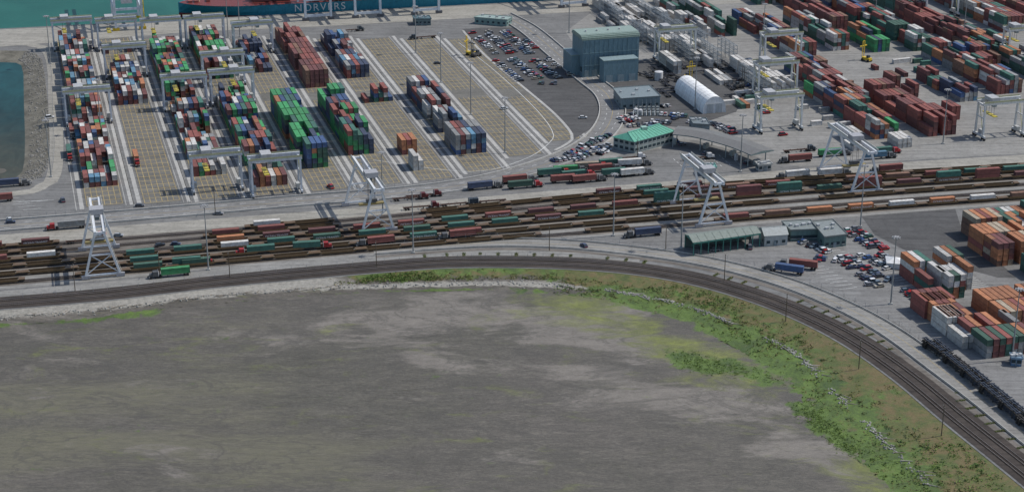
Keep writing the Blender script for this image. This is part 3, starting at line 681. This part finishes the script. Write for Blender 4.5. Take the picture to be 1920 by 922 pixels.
def cars(u0,v0,u1,v1,n,ang=None,full=.85,jit=.3):
    a=P(u0,v0,.07);b=P(u1,v1,.07); d=b-a; base=math.atan2(d.y,d.x)+math.pi/2 if ang is None else ang
    for i in range(n):
        if random.random()>full: continue
        p=a.lerp(b,(i+.5)/n)+Vector((random.uniform(-jit,jit),random.uniform(-jit,jit),0))
        link('parked_car',random.choice(CM),p,base+random.choice([0,math.pi])+random.uniform(-.05,.05))
for r in [(884,62,932,103,15),(908,60,958,102,16),(915,59,965,100,16),(942,60,992,103,16),(949,60,999,102,16),(975,68,1020,103,14),(928,114,978,154,14),(956,112,1010,153,15),(963,111,1017,152,15),(990,110,1044,150,15),(997,109,1050,149,15),(1026,112,1072,143,13),(1010,157,1045,158,6)]:
    cars(*r,full=.66)
for r in [(1035,303,1080,296,10),(1060,292,1095,284,9),(1085,280,1130,262,13),(1098,290,1140,272,13),(1110,268,1150,250,10),(1072,302,1120,285,12),(1120,290,1146,278,8),(1168,232,1195,222,7),(1160,225,1200,212,9),(1205,228,1260,232,16),(1260,222,1300,232,11),(1235,215,1290,219,14),(1215,240,1250,243,8),(1330,230,1380,248,12),(1345,238,1375,252,8),(1250,262,1278,272,7),(1180,238,1240,234,14),
 (1582,432,1640,468,15),(1600,428,1660,470,15),(1572,483,1600,505,8),(1580,478,1650,520,14),(1600,505,1650,540,8),(1502,453,1560,478,11),(1530,485,1570,490,8),(1650,478,1690,500,8),(1695,545,1718,560,5),(1640,520,1680,530,5),(1610,478,1665,505,9),(1300,285,1420,310,3),(1220,205,1270,195,6),(1385,150,1420,170,6),(1420,200,1440,215,4)]:
    cars(*r,full=.68,jit=.8)
for u,v in [(93,222),(118,377),(262,387),(300,461),(330,459),(1468,254),(1093,222),(1405,465),(1630,535),(1700,80),(1655,75),(18,413),(20,418),(190,440),(222,443),(1340,470),(1095,462),(945,205),(820,120),(700,360),(620,352),(410,402)]:
    link('parked_car',random.choice(CM),P(u,v,.07),random.choice([A1,A2])+random.uniform(-.3,.3))
def truck_mesh(tc,cc,load=True,tractor=True,fr=(.12,.07,.05)):
    mb=MB(); T=(.03,.03,.03)
    def wh(x,r=.52):
        for y in(-.95,.95): mb.cyl((x,y-.3,r),(x,y+.3,r),r,n=10,col=T)
    if tractor:
        mb.box((8.9,0,.7),6.4,1.0,.4,0,(.06,.06,.06)); mb.box((8.6,0,1.05),2.2,2.4,2.1,0,tc,0,.95); mb.box((10.4,0,1.0),1.6,1.9,1.1,0,tc,0,.9); mb.box((9.7,0,2.1),.2,2.0,.8,0,(.03,.04,.05))
        mb.box((11.3,0,.6),.3,2.3,.5,0,(.4,.4,.4)); wh(10.6); wh(6.6); wh(7.9)
        for y in(-1.15,1.15): mb.cyl((7.4,y,1.2),(7.4,y,3.5),.1,n=6,col=(.5,.5,.5))
    for y in(-.45,.45): mb.beam((-6.1,y,1.15),(6.9,y,1.15),.25,.4,fr if not load else (.06,.06,.06))
    for x in(-6,-2,2,6): mb.beam((x,-1.2,1.2),(x,1.2,1.2),.3,.3,fr)
    wh(-5.0); wh(-3.7); mb.box((3.5,0,0.1),.3,1.6,1.0,0,(.1,.1,.1))
    if load: container(mb,(.1,0,1.4),0,12.19,cc,2.6,mi=1)
    return mb.mesh('truck',[M['paint'],M['cont']],center=False)[0]
TM={k:truck_mesh(random.choice([(.5,.5,.5),(.3,.03,.03),(.03,.05,.2),(.1,.1,.1)]),C[k]) for k in C}
TE=[truck_mesh(c,None,False) for c in((.5,.5,.5),(.1,.02,.02),(.04,.05,.06))]; CH=truck_mesh(None,None,False,False,(.05,.052,.06))
def tang(u,v):
    a=P(u-40,v+3.2);b=P(u+40,v-3.2); return math.atan2(b.y-a.y,b.x-a.x)
for u,v,k,fl in [(330,517,'grn',1),(135,428,'gry',1),(900,355,'nav',0),(975,353,'dgr',0),(965,343,'red',0),(1030,330,'teal',0),(1060,325,'grn',0),(1075,334,'teal',0),(1055,342,'red',0),(1095,342,'red',0),(1125,322,'red',0),(1145,312,'teal',0),(1180,312,'wht',0),(1185,330,'wht',0),(1150,330,'teal',0),(1215,442,'nav',1),(1500,303,'red',1),(1555,293,'grn',0),(1640,298,'lbl',0),(1650,290,'teal',0),(1495,333,'wht',1),(1555,330,'wht',0),(1480,512,'blu',1),(1506,503,'red',1),(715,458,'red',1),(868,445,'red',1),(1670,322,'red',1),(490,475,'teal',1),(350,498,'teal',0),(575,468,'teal',0),(12,350,'nav',0),(0,378,'red',1),(1100,318,'tan',0)]:
    link('container_truck',TM[k],P(u,v,.06),tang(u,v)+(math.pi if fl else 0)+(random.uniform(-.06,.06)) + (-.5 if 1470<u<1510 and v>500 else 0))
for u,v in [(785,370),(760,375),(780,392),(850,386),(925,380),(1170,300),(1300,300),(470,50),(800,72),(320,90),(1490,285),(650,60),(150,455)]:
    link('flatbed_truck',random.choice(TE),P(u,v,.06),tang(u,v)+random.choice([0,math.pi]))
for u,v in [(135,250),(130,290),(150,200),(255,300)]:
    link('container_truck',TM[random.choice(list(C))],P(u,v,.06),A1+math.pi)
crow=smooth([P(u,v) for u,v in [(1748,660),(1802,702),(1852,744),(1900,784),(1960,834),(2040,900)]],1.0)
CH2=[]
for _ in range(3):
    mb=MB()
    for lv in range(random.choice([3,4,4])):
        z=lv*.85; dx=random.uniform(-.5,.5); fr=random.choice([(.03,.035,.045),(.06,.055,.05),(.05,.06,.08)])
        for y in(-.5,.5): mb.beam((-6.3+dx,y,1.1+z),(6.3+dx,y,1.1+z),.28,.42,fr)
        for x in(-6,-3,0,3,6): mb.beam((x+dx,-1.2,1.15+z),(x+dx,1.2,1.15+z),.3,.3,fr)
        for x in(-5,-3.7):
            for y in(-.95,.95): mb.cyl((x+dx,y-.3,.55+z),(x+dx,y+.3,.55+z),.5,n=10,col=(.025,.025,.025))
        mb.box((3.6+dx,0,.15+z),.3,1.6,.9,0,(.07,.07,.07))
    CH2.append(mb.mesh('chassis_stack',[M['paint']],center=False)[0])
nxt=0;d=0
for a,b in zip(crow,crow[1:]):
    if d>=nxt:
        ang=math.atan2((b-a).y,(b-a).x); p=a.copy(); p.z=.06
        link('trailer_chassis',random.choice(CH2),p,ang+math.radians(random.uniform(-3,3))); nxt+=13.6
        nr=Vector((-math.sin(ang),math.cos(ang),0))
        link('trailer_chassis',random.choice(CH2),p+nr*3.0+(b-a).normalized()*2,ang+math.radians(random.uniform(-3,3)))
    d+=(b-a).length
for i in range(60):
    u=random.uniform(1205,1385); v=random.uniform(118,182)
    if 1262<u<1365 and v>138: continue
    link('trailer_chassis',CH,P(u,v,.06),A1+random.choice([0,1.57,.4]))
# ---------------------------------------------------------------- trains
def railcar(kind,col,col2=None):
    mb=MB(); b=(.155,.10,.05)
    for y in(-1.35,1.35):
        mb.add([(-7,y-.1,.5),(7,y-.1,.5),(7,y+.1,.5),(-7,y+.1,.5),(-9,y-.1,1.5),(9,y-.1,1.5),(9,y+.1,1.5),(-9,y+.1,1.5)],CF,b)
    mb.box((0,0,.45),13.2,2.5,.15,0,(.08,.06,.05))
    for x in(-9,9):
        mb.box((x,0,1.0),2.6,2.8,.45,0,(.13,.085,.05)); mb.box((x,0,.5),2.4,1.8,.45,0,(.04,.04,.04))
        for dx in(-.8,.8):
            for y in(-.75,.75): mb.cyl((x+dx,y-.1,.85),(x+dx,y+.1,.85),.44,n=10,col=(.08,.06,.05))
    if kind>=1: container(mb,(0,0,.65),0,12.19,col,2.7)
    if kind>=2: container(mb,(0,0,3.4),0,12.19,col2,2.7)
    return mb.mesh('railcar',[M['paint'],M['cont']],center=False)[0]
RC=[(a,railcar(1,C[a])) for a in ['teal','red','mar','dgr','org','wht','grn','brn','gry']]
RC2=[railcar(2,C[random.choice(['mar','red','teal','brn'])],C[random.choice(['red','teal','mar','mar'])]) for _ in range(8)]
RCE=railcar(0,None); RD=dict(RC)
txt=bpy.data.curves.new('container_text','FONT'); txt.body='OCEAN TRANSIT'; txt.size=1.35; txt.extrude=.02; txt.align_x='CENTER'; txt.materials.append(bpy.data.materials['white_lettering'])
def plen(w):
    d=[0]
    for a,b in zip(w,w[1:]): d.append(d[-1]+(b-a).length)
    return d
PAT=[
 [(-100,140,1,'mar red'),(140,420,-1,''),(420,660,1,'red org wht mar'),(660,760,-1,''),(760,1110,0,''),(1110,1300,1,'mar red teal'),(1300,2100,0,'')],
 [(-100,150,0,''),(150,400,-1,''),(420,640,1,'org red mar'),(640,760,-1,''),(760,1200,0,''),(1200,1380,1,'red teal mar'),(1380,2100,1,'red mar brn teal mar')],
 [(-100,150,1,'red wht mar'),(150,430,-1,''),(430,620,1,'red mar org'),(620,740,1,'mar red'),(740,1240,1,'teal red mar red dgr'),(1240,2100,2,'')],
 [(-100,240,0,''),(240,560,1,'teal teal wht'),(560,900,1,'teal dgr teal'),(900,1120,1,'red teal mar'),(1120,1400,0,''),(1400,2100,0,'')],
 [(-100,240,0,''),(240,360,1,'teal'),(360,640,0,''),(640,900,1,'teal red'),(900,1360,0,''),(1360,2100,-1,'')],
 [(-100,240,0,''),(240,420,1,'teal dgr'),(420,1150,0,''),(1340,2100,1,'org brn red wht org')]]
for w,segs in zip(TRK,PAT):
    d=plen(w); s=3.0
    A=np.array([(p.x,p.y) for p in w])
    while s<d[-1]-20:
        x=np.interp(s,d,A[:,0]);y=np.interp(s,d,A[:,1]);x2=np.interp(s+2,d,A[:,0]);y2=np.interp(s+2,d,A[:,1])
        ang=math.atan2(y2-y,x2-x); Pv=(y*cT+H*sT); u=960+F*x/Pv
        for u0,u1,k,cs in segs:
            if u0<=u<u1:
                if k<0: break
                r=random.random()
                if k==0: me=RCE
                elif k==1: me=RD[random.choice(cs.split())] if r<.94 else RCE
                else: me=random.choice(RC2) if r<.62 else (RD[random.choice(['red','teal','mar','dgr'])] if r<.97 else RCE)
                if k==0 and r<.12: break
                o=link('intermodal_rail_car',me,(x,y,.15),ang)
                if k>=1 and me is not RCE and random.random()<.3:
                    t_=link('lettering',txt,parent=o); t_.location=(0,-1.27,1.4); t_.rotation_euler=(math.radians(90),0,0)
                break
        s+=20.6
# ---------------------------------------------------------------- buildings
def prism(mb,q,z0,z1,wall,roof,ins=0):
    vs=[Vector((p.x,p.y,z0)) for p in q]+[Vector((p.x,p.y,z1)) for p in q]
    mb.add(vs,CF[:1]+CF[1:],[wall,roof,wall,wall,wall,wall])
def grow(q,e):
    c=sum(q,Vector())/4; return [p+(p-c).normalized()*e for p in q]
def rect(p,w,d,ex=E2,ey=E1): return [p,p+ex*w,p+ex*w+ey*d,p+ey*d]
def windows(mb,a,b,z,n,w,h,col=(.03,.05,.06),out=.06):
    d=(b-a).normalized(); nr=Vector((d.y,-d.x,0)); L=(b-a).length
    for i in range(n):
        c=a+d*(L*(i+.5)/n)+nr*out; mb.beam(c-d*w/2+Z*(z+h/2),c+d*w/2+Z*(z+h/2),.06,h,col)
        mb.beam(c-d*w/2+Z*(z-.08)+nr*.05,c+d*w/2+Z*(z-.08)+nr*.05,.16,.12,(.5,.5,.5))
def building(name,parts):
    root=link(name,None)
    for nme,mb in parts: mb.obj(nme,[M['paint']],parent=root)
    return root
BL=(.14,.22,.255); BR=(.25,.32,.28)
w=MB();r=MB();dd=MB()
p=P(1092,146); q=rect(p,35,20); prism(w,q,0,22.5,BL,BL)
qo=grow(q,.6)
for k in range(5):
    t=k/4; z=22.5+math.sin(t*math.pi/2)*2.2; ins=(1-math.cos(t*math.pi/2))*4
    qq=[qo[0]+E1*ins-E2*.01*k,qo[1]+E1*ins+E2*.01*k,qo[2]-E1*ins+E2*.01*k,qo[3]-E1*ins-E2*.01*k]; prism(r,qq,22.51 if k==0 else z-.3,z+.35,BR,BR)
q2=rect(P(1132,156),21,8.2); prism(w,q2,0,13,BL,(.2,.28,.29)); prism(r,grow(q2,.3),13.01,13.4,BR,(.22,.29,.3))
q3=rect(P(1071,142),8.5,16); prism(w,q3,0,12,BL,(.2,.28,.29)); prism(r,grow(q3,.3),12.01,12.4,BR,(.22,.29,.3))
for i in range(12): c=q[0]+E2*(35*(i+.5)/12)-E1*.06; dd.beam(c,c+Z*21.8,.15,.12,(.11,.18,.21))
for z in(7,14.5): dd.beam(q[0]-E1*.08+Z*z,q[1]-E1*.08+Z*z,.12,.35,(.18,.27,.3))
windows(dd,q[3],q[0],3,4,3,3); windows(dd,q2[0],q2[1],.2,3,4,4.2,(.22,.28,.3)); windows(dd,q[0],q[0]+E2*10,.2,2,3,4,(.2,.26,.28))
for i in range(4): c=q[0]+E2*(5+7*i)+E1*10; dd.cyl(c+Z*24,c+Z*26,.6,col=(.45,.45,.45))
building('maintenance_building',[('walls',w),('roof',r),('doors_and_windows',dd)])
w=MB();dd=MB(); p=P(1318,214); W_,L_,Hh=13.5,44,9.5; n=14; vs=[];fs=[]
for y in range(9):
    for i in range(n+1):
        a=math.pi*i/n; vs.append(p+E2*(W_/2-W_/2*math.cos(a))+E1*(L_*y/8)+Z*(Hh*math.sin(a)**.8+.03*(y%2)))
for y in range(8):
    for i in range(n): k=y*(n+1)+i; fs.append((k,k+1,k+n+2,k+n+1))
w.add(vs,fs,(.8,.8,.78)); w.add([vs[i]+Vector((0,0,0)) for i in range(n+1)]+[p+E2*W_/2],[(i,n+1,i+1) for i in range(n)],(.62,.63,.64)); w.add([vs[8*(n+1)+i] for i in range(n+1)]+[p+E2*W_/2+E1*L_],[(i,i+1,n+1) for i in range(n)],(.62,.63,.64))
for y in range(9):
    for i in range(n):
        k=y*(n+1)+i; dd.beam(vs[k]+Z*.05,vs[k+1]+Z*.05,.25,.12,(.66,.67,.67))
a=p-E1*.1; dd.beam(a+E2*2.2+Z*2.6,a+E2*6+Z*2.6,.1,5,(.35,.38,.4)); dd.beam(a+E2*7.4+Z*2.6,a+E2*11.2+Z*2.6,.1,5,(.35,.38,.4)); dd.beam(a+E2*.6+Z*5.4,a+E2*12.9+Z*5.4,.12,.3,(.45,.47,.48))
building('arched_shelter',[('cover',w),('frame_and_doors',dd)])
def quadpx(l): return [P(u,v) for u,v in l]
w=MB();r=MB();dd=MB(); q=quadpx([(1150,279),(1190,288),(1262,269),(1222,259)]); prism(w,q,0,6.58,(.28,.32,.31),BL)
g=grow(q,1.3); zz=6.6; a=(g[0]+g[1])/2; b=(g[2]+g[3])/2; dv=(b-a); r1=a+dv*.12+Z*9.6; r2=a+dv*.88+Z*9.6; G=[Vector((x.x,x.y,zz)) for x in g]
GC=(.12,.36,.26); r.add([*G,r1,r2],[(0,1,4),(1,2,5,4),(2,3,5),(3,0,4,5),(3,2,1,0)],[GC,GC,GC,GC,(.3,.35,.33)])
r.beam(r1+Z*.1,r2+Z*.1,.8,.5,(.16,.42,.32)); r.box(tuple((r1+r2)/2-Z*.6),3,3,1.6,A2,(.3,.45,.38))
for z in(1.2,4.2):
    windows(dd,q[1],q[2],z,9,2.2,1.5); windows(dd,q[0],q[1],z,4,2,1.5)
for i in range(13):
    t=i/12; r.beam(G[1].lerp(G[2],t)+Z*.08,(r1.lerp(r2,t))+Z*.08,.14,.12,(.09,.30,.22))
building('office_building',[('walls',w),('roof',r),('windows',dd)])
r=MB();w=MB(); cw=smooth([P(u,v,7.5) for u,v in [(1266,244),(1305,248),(1345,257),(1390,270),(1430,286)]],5)
L=offset(cw,-7.5);R=offset(cw,7.5); vs=[];n=len(cw)
for a,b,c in zip(L,cw,R):
    vs+=[a,b+Z*.9,c, a-Z*.5,c-Z*.5]
fs=[];cl=[];RC_=(.165,.16,.15)
for i in range(n-1):
    o=5*i;fs+=[(o,o+1,o+6,o+5),(o+1,o+2,o+7,o+6),(o+3,o+8,o+9,o+4),(o,o+5,o+8,o+3),(o+2,o+4,o+9,o+7)];cl+=[RC_,RC_,(.1,.1,.1),(.15,.2,.2),(.12,.17,.18)]
fs+=[(0,3,4,2,1),(5*n-5,5*n-4,5*n-3,5*n-1,5*n-2)];cl+=[(.15,.2,.2)]*2; r.add(vs,fs,cl)
for i in range(0,n,3):
    for q_ in(L[i].lerp(R[i],.12),L[i].lerp(R[i],.88)): w.beam((q_.x,q_.y,0),(q_.x,q_.y,7),.5,.5,(.3,.34,.34))
    q_=L[i].lerp(R[i],.5); w.box((q_.x,q_.y,0),3.5,1.8,2.6,math.atan2(cw[min(i+1,n-1)].y-cw[i-1 if i else 0].y,cw[min(i+1,n-1)].x-cw[i-1 if i else 0].x)+1.57,(.35,.37,.35))
building('gate_canopy',[('roof',r),('columns_and_booths',w)])
def simple(name,ql,h,wall,roof,rt='flat',wins=4,eav=.5,door=True):
    w=MB();r=MB();dd=MB(); q=quadpx(ql); prism(w,q,0,h,wall,wall); g=[Vector((x.x,x.y,h+.02)) for x in grow(q,eav)]
    if rt=='flat':
        prism(r,g,h+.02,h+.4,roof,roof)
        for a,b in zip(g,g[1:]+g[:1]): r.beam(a+Z*.55,b+Z*.55,.3,.35,tuple(x*.8 for x in roof))
        c=sum(q,Vector())/4
        for k in range(4): e=c+(q[1]-q[0])*(-.36+.22*k+random.uniform(-.05,.05))+(q[2]-q[1])*random.uniform(-.25,.25); r.box((e.x,e.y,h+.38),random.uniform(.8,2),1.3,1.0,A2,(.4,.41,.41))
    else:
        a=(g[0]+g[3])/2+Z*2.2;b=(g[1]+g[2])/2+Z*2.2; r.add([*g,a,b],[(0,1,5,4),(2,3,4,5),(3,0,4),(1,2,5),(3,2,1,0)],[roof,roof,wall,wall,wall]); r.beam(a,b,.5,.2,roof)
    windows(dd,q[0],q[1],1.2,wins,1.6,1.4); windows(dd,q[3],q[0],1.2,max(2,wins//2),1.6,1.4); windows(dd,q[1],q[2],1.2,max(2,wins//2),1.6,1.4)
    c=q[0].lerp(q[1],.4); dd.beam(c+Z*1.2-E1*.16,c+E2*1.6+Z*1.2-E1*.16,.08,2.4,(.2,.25,.27))
    return building(name,[('walls',w),('roof',r),('windows_and_door',dd)])
simple('substation_building',[(1165,206),(1237,201),(1217,181),(1150,186)],6,(.17,.22,.24),(.20,.24,.25),wins=6)
simple('warehouse_shed',[(1300,250),(1330,252),(1322,240),(1292,238)],5,(.18,.22,.24),(.17,.20,.21),wins=3)
simple('gable_workshop',[(1433,462),(1476,459),(1466,444),(1422,447)],5,(.38,.40,.39),(.33,.35,.34),'gable',wins=3)
simple('flat_roof_office',[(1482,452),(1534,450),(1517,433),(1466,436)],5,(.13,.2,.19),(.21,.235,.225),wins=8)
simple('flat_roof_office',[(1545,466),(1586,461),(1560,434),(1522,438)],5.3,(.13,.2,.19),(.22,.24,.23),wins=4)
simple('small_office',[(1318,330),(1342,329),(1338,322),(1314,323)],4,(.12,.3,.25),(.2,.42,.36),wins=3)
simple('site_cabin',[(1422,322),(1446,320),(1440,314),(1416,316)],3.2,(.35,.36,.35),(.45,.46,.44),wins=3)
simple('site_cabin',[(1895,685),(1915,687),(1912,678),(1893,677)],3,(.12,.2,.3),(.2,.3,.4),wins=2)
simple('site_cabin',[(890,45),(950,50),(960,44),(905,40)],4,(.2,.3,.28),(.3,.38,.35),wins=6)
simple('pier_office',[(778,48),(808,48),(804,42),(774,42)],4,(.15,.2,.2),(.1,.16,.18),wins=4)
r=MB();w=MB(); q=quadpx([(1300,480),(1424,462),(1408,448),(1284,464)]); TE_=(.06,.2,.165)
g=grow(q,.5); a=(g[0]+g[3])/2;b=(g[1]+g[2])/2; G=[Vector((x.x,x.y,6.4)) for x in g]; RO=(.215,.245,.215); r.add([*G,a+Z*7.8,b+Z*7.8],[(0,1,5,4),(2,3,4,5),(3,0,4),(1,2,5),(3,2,1,0)],[RO,RO,TE_,TE_,(.1,.12,.1)])
for i in range(10): t=i/9; r.beam(G[0].lerp(G[1],t)+Z*.05,(a+Z*7.8).lerp(b+Z*7.8,t)+Z*.05,.15,.12,(.18,.21,.185))
for i in range(10):
    for (x,y) in((q[0],q[1]),(q[3],q[2])):
        c=x.lerp(y,i/9); w.beam(c,c+Z*6.35,.4,.4,TE_)
w.beam(q[0]+Z*6,q[1]+Z*6,.3,.7,TE_); w.beam(q[3]+Z*3,q[2]+Z*3,.2,6,(.1,.13,.12))
building('inspection_shed',[('roof',r),('frame',w)])
for (u,v,rad,h) in [(1192,214,1.5,3),(1200,216,1.5,3),(1235,150,2.5,5),(1380,300,1,3)]:
    mb=MB(); c=P(u,v); mb.cyl(c,c+Z*h,rad,n=16,col=(.5,.5,.5)); mb.cyl(c+Z*(h+.01),c+Z*(h+.6),rad*1.02,rad*.2,n=16,col=(.55,.55,.55)); mb.beam(c+E2*rad,c+E2*rad+Z*h,.3,.1,GR); mb.obj('storage_tank',[M['paint']])
mb=MB()
for i in range(6):
    for j in range(3):
        c=P(1188+i*8,217-j*5); mb.beam(c,c+Z*6,.3,.3,(.3,.32,.32)); mb.box((c.x+1.5,c.y,0),1.6,1.4,2.2,A2,(.28,.3,.29))
    mb.beam(P(1188+i*8,217,6),P(1188+i*8,207,6),.34,.3,(.3,.32,.32))
mb.obj('electrical_substation',[M['paint']])
mb=MB(); q=quadpx([(1662,503),(1695,506),(1690,494),(1660,490)]); prism(mb,q,0,2.6,(.6,.6,.6),(.7,.7,.7)); c=sum(q,Vector())/4
mb.add([*(x+Z*2.62 for x in grow(q,.3)),c+Z*4.2],[(0,1,4),(1,2,4),(2,3,4),(3,0,4)],(.7,.7,.69)); mb.obj('marquee_tent',[M['paint']])
def rack(u,v,nb):
    mb=MB(); p=P(u,v); col=(.27,.30,.32)
    for i in range(nb+1):
        for x in(0,2.2):
            c=p+E1*i*6.4+E2*x; mb.beam(c,c+Z*10.5,.24,.24,col)
    for z in(2.8,5.4,8.,10.5):
        for x in(0,2.2): mb.beam(p+E2*x+Z*z,p+E2*x+E1*nb*6.4+Z*z,.16,.2,col)
        for i in range(nb+1): mb.beam(p+E1*i*6.4+Z*z,p+E1*i*6.4+E2*2.2+Z*z,.26,.24,col)
        for i in range(nb*4): mb.beam(p+E1*i*1.6+Z*z,p+E1*i*1.6+E2*2.2+Z*z,.5,.06,(.22,.24,.25))
    mb.obj('reefer_rack',[M['paint']])
for u,v,nb in [(1232,98,5),(1293,120,5),(1170,60,5),(1222,46,4),(1345,128,5),(1375,118,4),(1436,185,6),(1205,85,4),(1265,75,4),(1320,95,4),(1150,40,4),(1190,25,4),(1250,60,4),(1290,85,4)]: rack(u,v,nb)
for u,v in [(1262,140),(1330,128),(1215,70),(1160,35),(1195,38),(1140,55),(1185,80),(1275,50),(1318,70),(1135,20),(1240,20),(1285,25)]: block(u,v,2,v-20,1,3,'white')
# ---------------------------------------------------------------- masts & poles
def mast_mesh(h):
    mb=MB(); mb.cyl((0,0,0),(0,0,h),.36,.17,10,(.25,.26,.26)); mb.box((0,0,0),1.4,1.4,.6,0,(.4,.4,.38))
    for k in range(8):
        a=k*math.pi/4; mb.beam((0,0,h-.4),(1.4*math.cos(a),1.4*math.sin(a),h-.4),.12,.12,(.3,.3,.3)); mb.box((1.5*math.cos(a),1.5*math.sin(a),h-.8),.7,.5,.4,a,(.35,.35,.35))
    mb.cyl((0,0,h-.5),(0,0,h-.2),1.0,n=12,col=(.3,.3,.3)); return mb.mesh('mast',[M['paint']],center=False)[0]
MM=mast_mesh(30)
for u,v in [(96,332),(95,120),(190,250),(718,398),(775,474),(827,155),(947,287),(883,215),(1150,442),(1388,322),(1613,425),(1670,570),(1897,675),(1277,465),(1303,205),(391,506),(1768,270),(1067,62),(780,100),(428,72),(450,70),(1640,45),(1430,95),(1805,85)]:
    link('high_mast_light',MM,P(u,v))
mb=MB(); mb.cyl((0,0,0),(0,0,12),.2,.13,8,(.10,.08,.06)); mb.beam((0,-1.2,11.2),(0,1.2,11.2),.14,.16,(.10,.08,.06))
for y in(-1,0,1): mb.cyl((0,y,11.3),(0,y,11.6),.07,n=6,col=(.5,.5,.5))
PM=mb.mesh('pole',[M['paint']],center=False)[0]
for u,v in [(1358,526),(1473,602),(1610,691),(1765,816),(706,500),(431,520),(1030,470),(1248,470),(141,545),(300,520),(404,403),(1195,300),(515,290)]: link('utility_pole',PM,P(u,v,-.3 if v>590 else 0))
def fence(px,h=2.2,step=4,w=None):
    mb=MB(); w=w or line(px,0,step)
    for a,b in zip(w,w[1:]):
        mb.beam(a,a+Z*h,.1,.1,(.3,.3,.3))
        for z in(.3,1.2,h): mb.beam(a+Z*z,b+Z*z,.05,.05,(.3,.3,.3))
    mb.obj('chain_link_fence',[M['paint']])
fence([(-100,418),(0,411),(300,388),(550,366),(740,350),(870,333),(960,312)]); fence(None,w=offset(er,-6.5)); fence(None,w=offset(sr,5.6)); fence([(85,100),(96,130),(99,200),(102,280),(97,325)])
for u,v,k in [(884,104,0),(893,106,1),(1625,115,0),(1560,200,1),(1290,150,0),(1385,165,1),(1820,110,0)]:
    mb=MB(); c=YE if k==0 else (.1,.1,.1); mb.box((0,0,.9),6,2.6,1.5,0,c); mb.box((-1,0,2.38),1.8,1.6,1.5,0,(.05,.06,.07))
    for y in(-.8,.8): mb.beam((3.2,y,.6),(3.2,y,12),.35,.35,c)
    mb.beam((3.4,-3,9),(3.4,3,9),.5,.6,c); mb.beam((3.2,-.8,12),(3.2,.8,12),.3,.3,c)
    for x in(-2.2,2.4):
        for y in(-1.4,1.4): mb.cyl((x,y-.4,.8),(x,y+.4,.8),.8,n=12,col=(.03,.03,.03))
    o=mb.obj('container_handler',[M['paint']],center=False); o.location=P(u,v); o.rotation_euler=(0,0,random.random()*6)
# ---------------------------------------------------------------- camera and light
cam=bpy.data.cameras.new('camera'); cam.sensor_width=36; cam.lens=F/1920*36; cam.clip_start=1; cam.clip_end=30000
co=bpy.data.objects.new('camera',cam); sc.collection.objects.link(co); co.location=(0,0,H); co.rotation_euler=(math.pi/2-TH,0,0); sc.camera=co
sd=Vector((.80,.16,0)).normalized(); el=math.radians(52)
S=Vector((sd.x*math.cos(el),sd.y*math.cos(el),math.sin(el)))
su=bpy.data.lights.new('sun','SUN'); su.energy=3.8; su.angle=math.radians(.53); su.color=(1,.965,.91)
so=bpy.data.objects.new('sun',su); sc.collection.objects.link(so); so.rotation_euler=(-S).to_track_quat('-Z','Y').to_euler(); so.location=(0,0,600)
wd=bpy.data.worlds.new('World'); sc.world=wd; wd.use_nodes=True; t=wd.node_tree
bg=t.nodes['Background']; sk=t.nodes.new('ShaderNodeTexSky'); sk.sky_type='NISHITA'; sk.sun_disc=False; sk.sun_elevation=el; sk.sun_rotation=math.atan2(S.x,S.y)
t.links.new(sk.outputs[0],bg.inputs[0]); bg.inputs[1].default_value=.145
sc.view_settings.view_transform='Standard'; sc.view_settings.look='None'; sc.view_settings.exposure=0
print('containers',NCT[0])
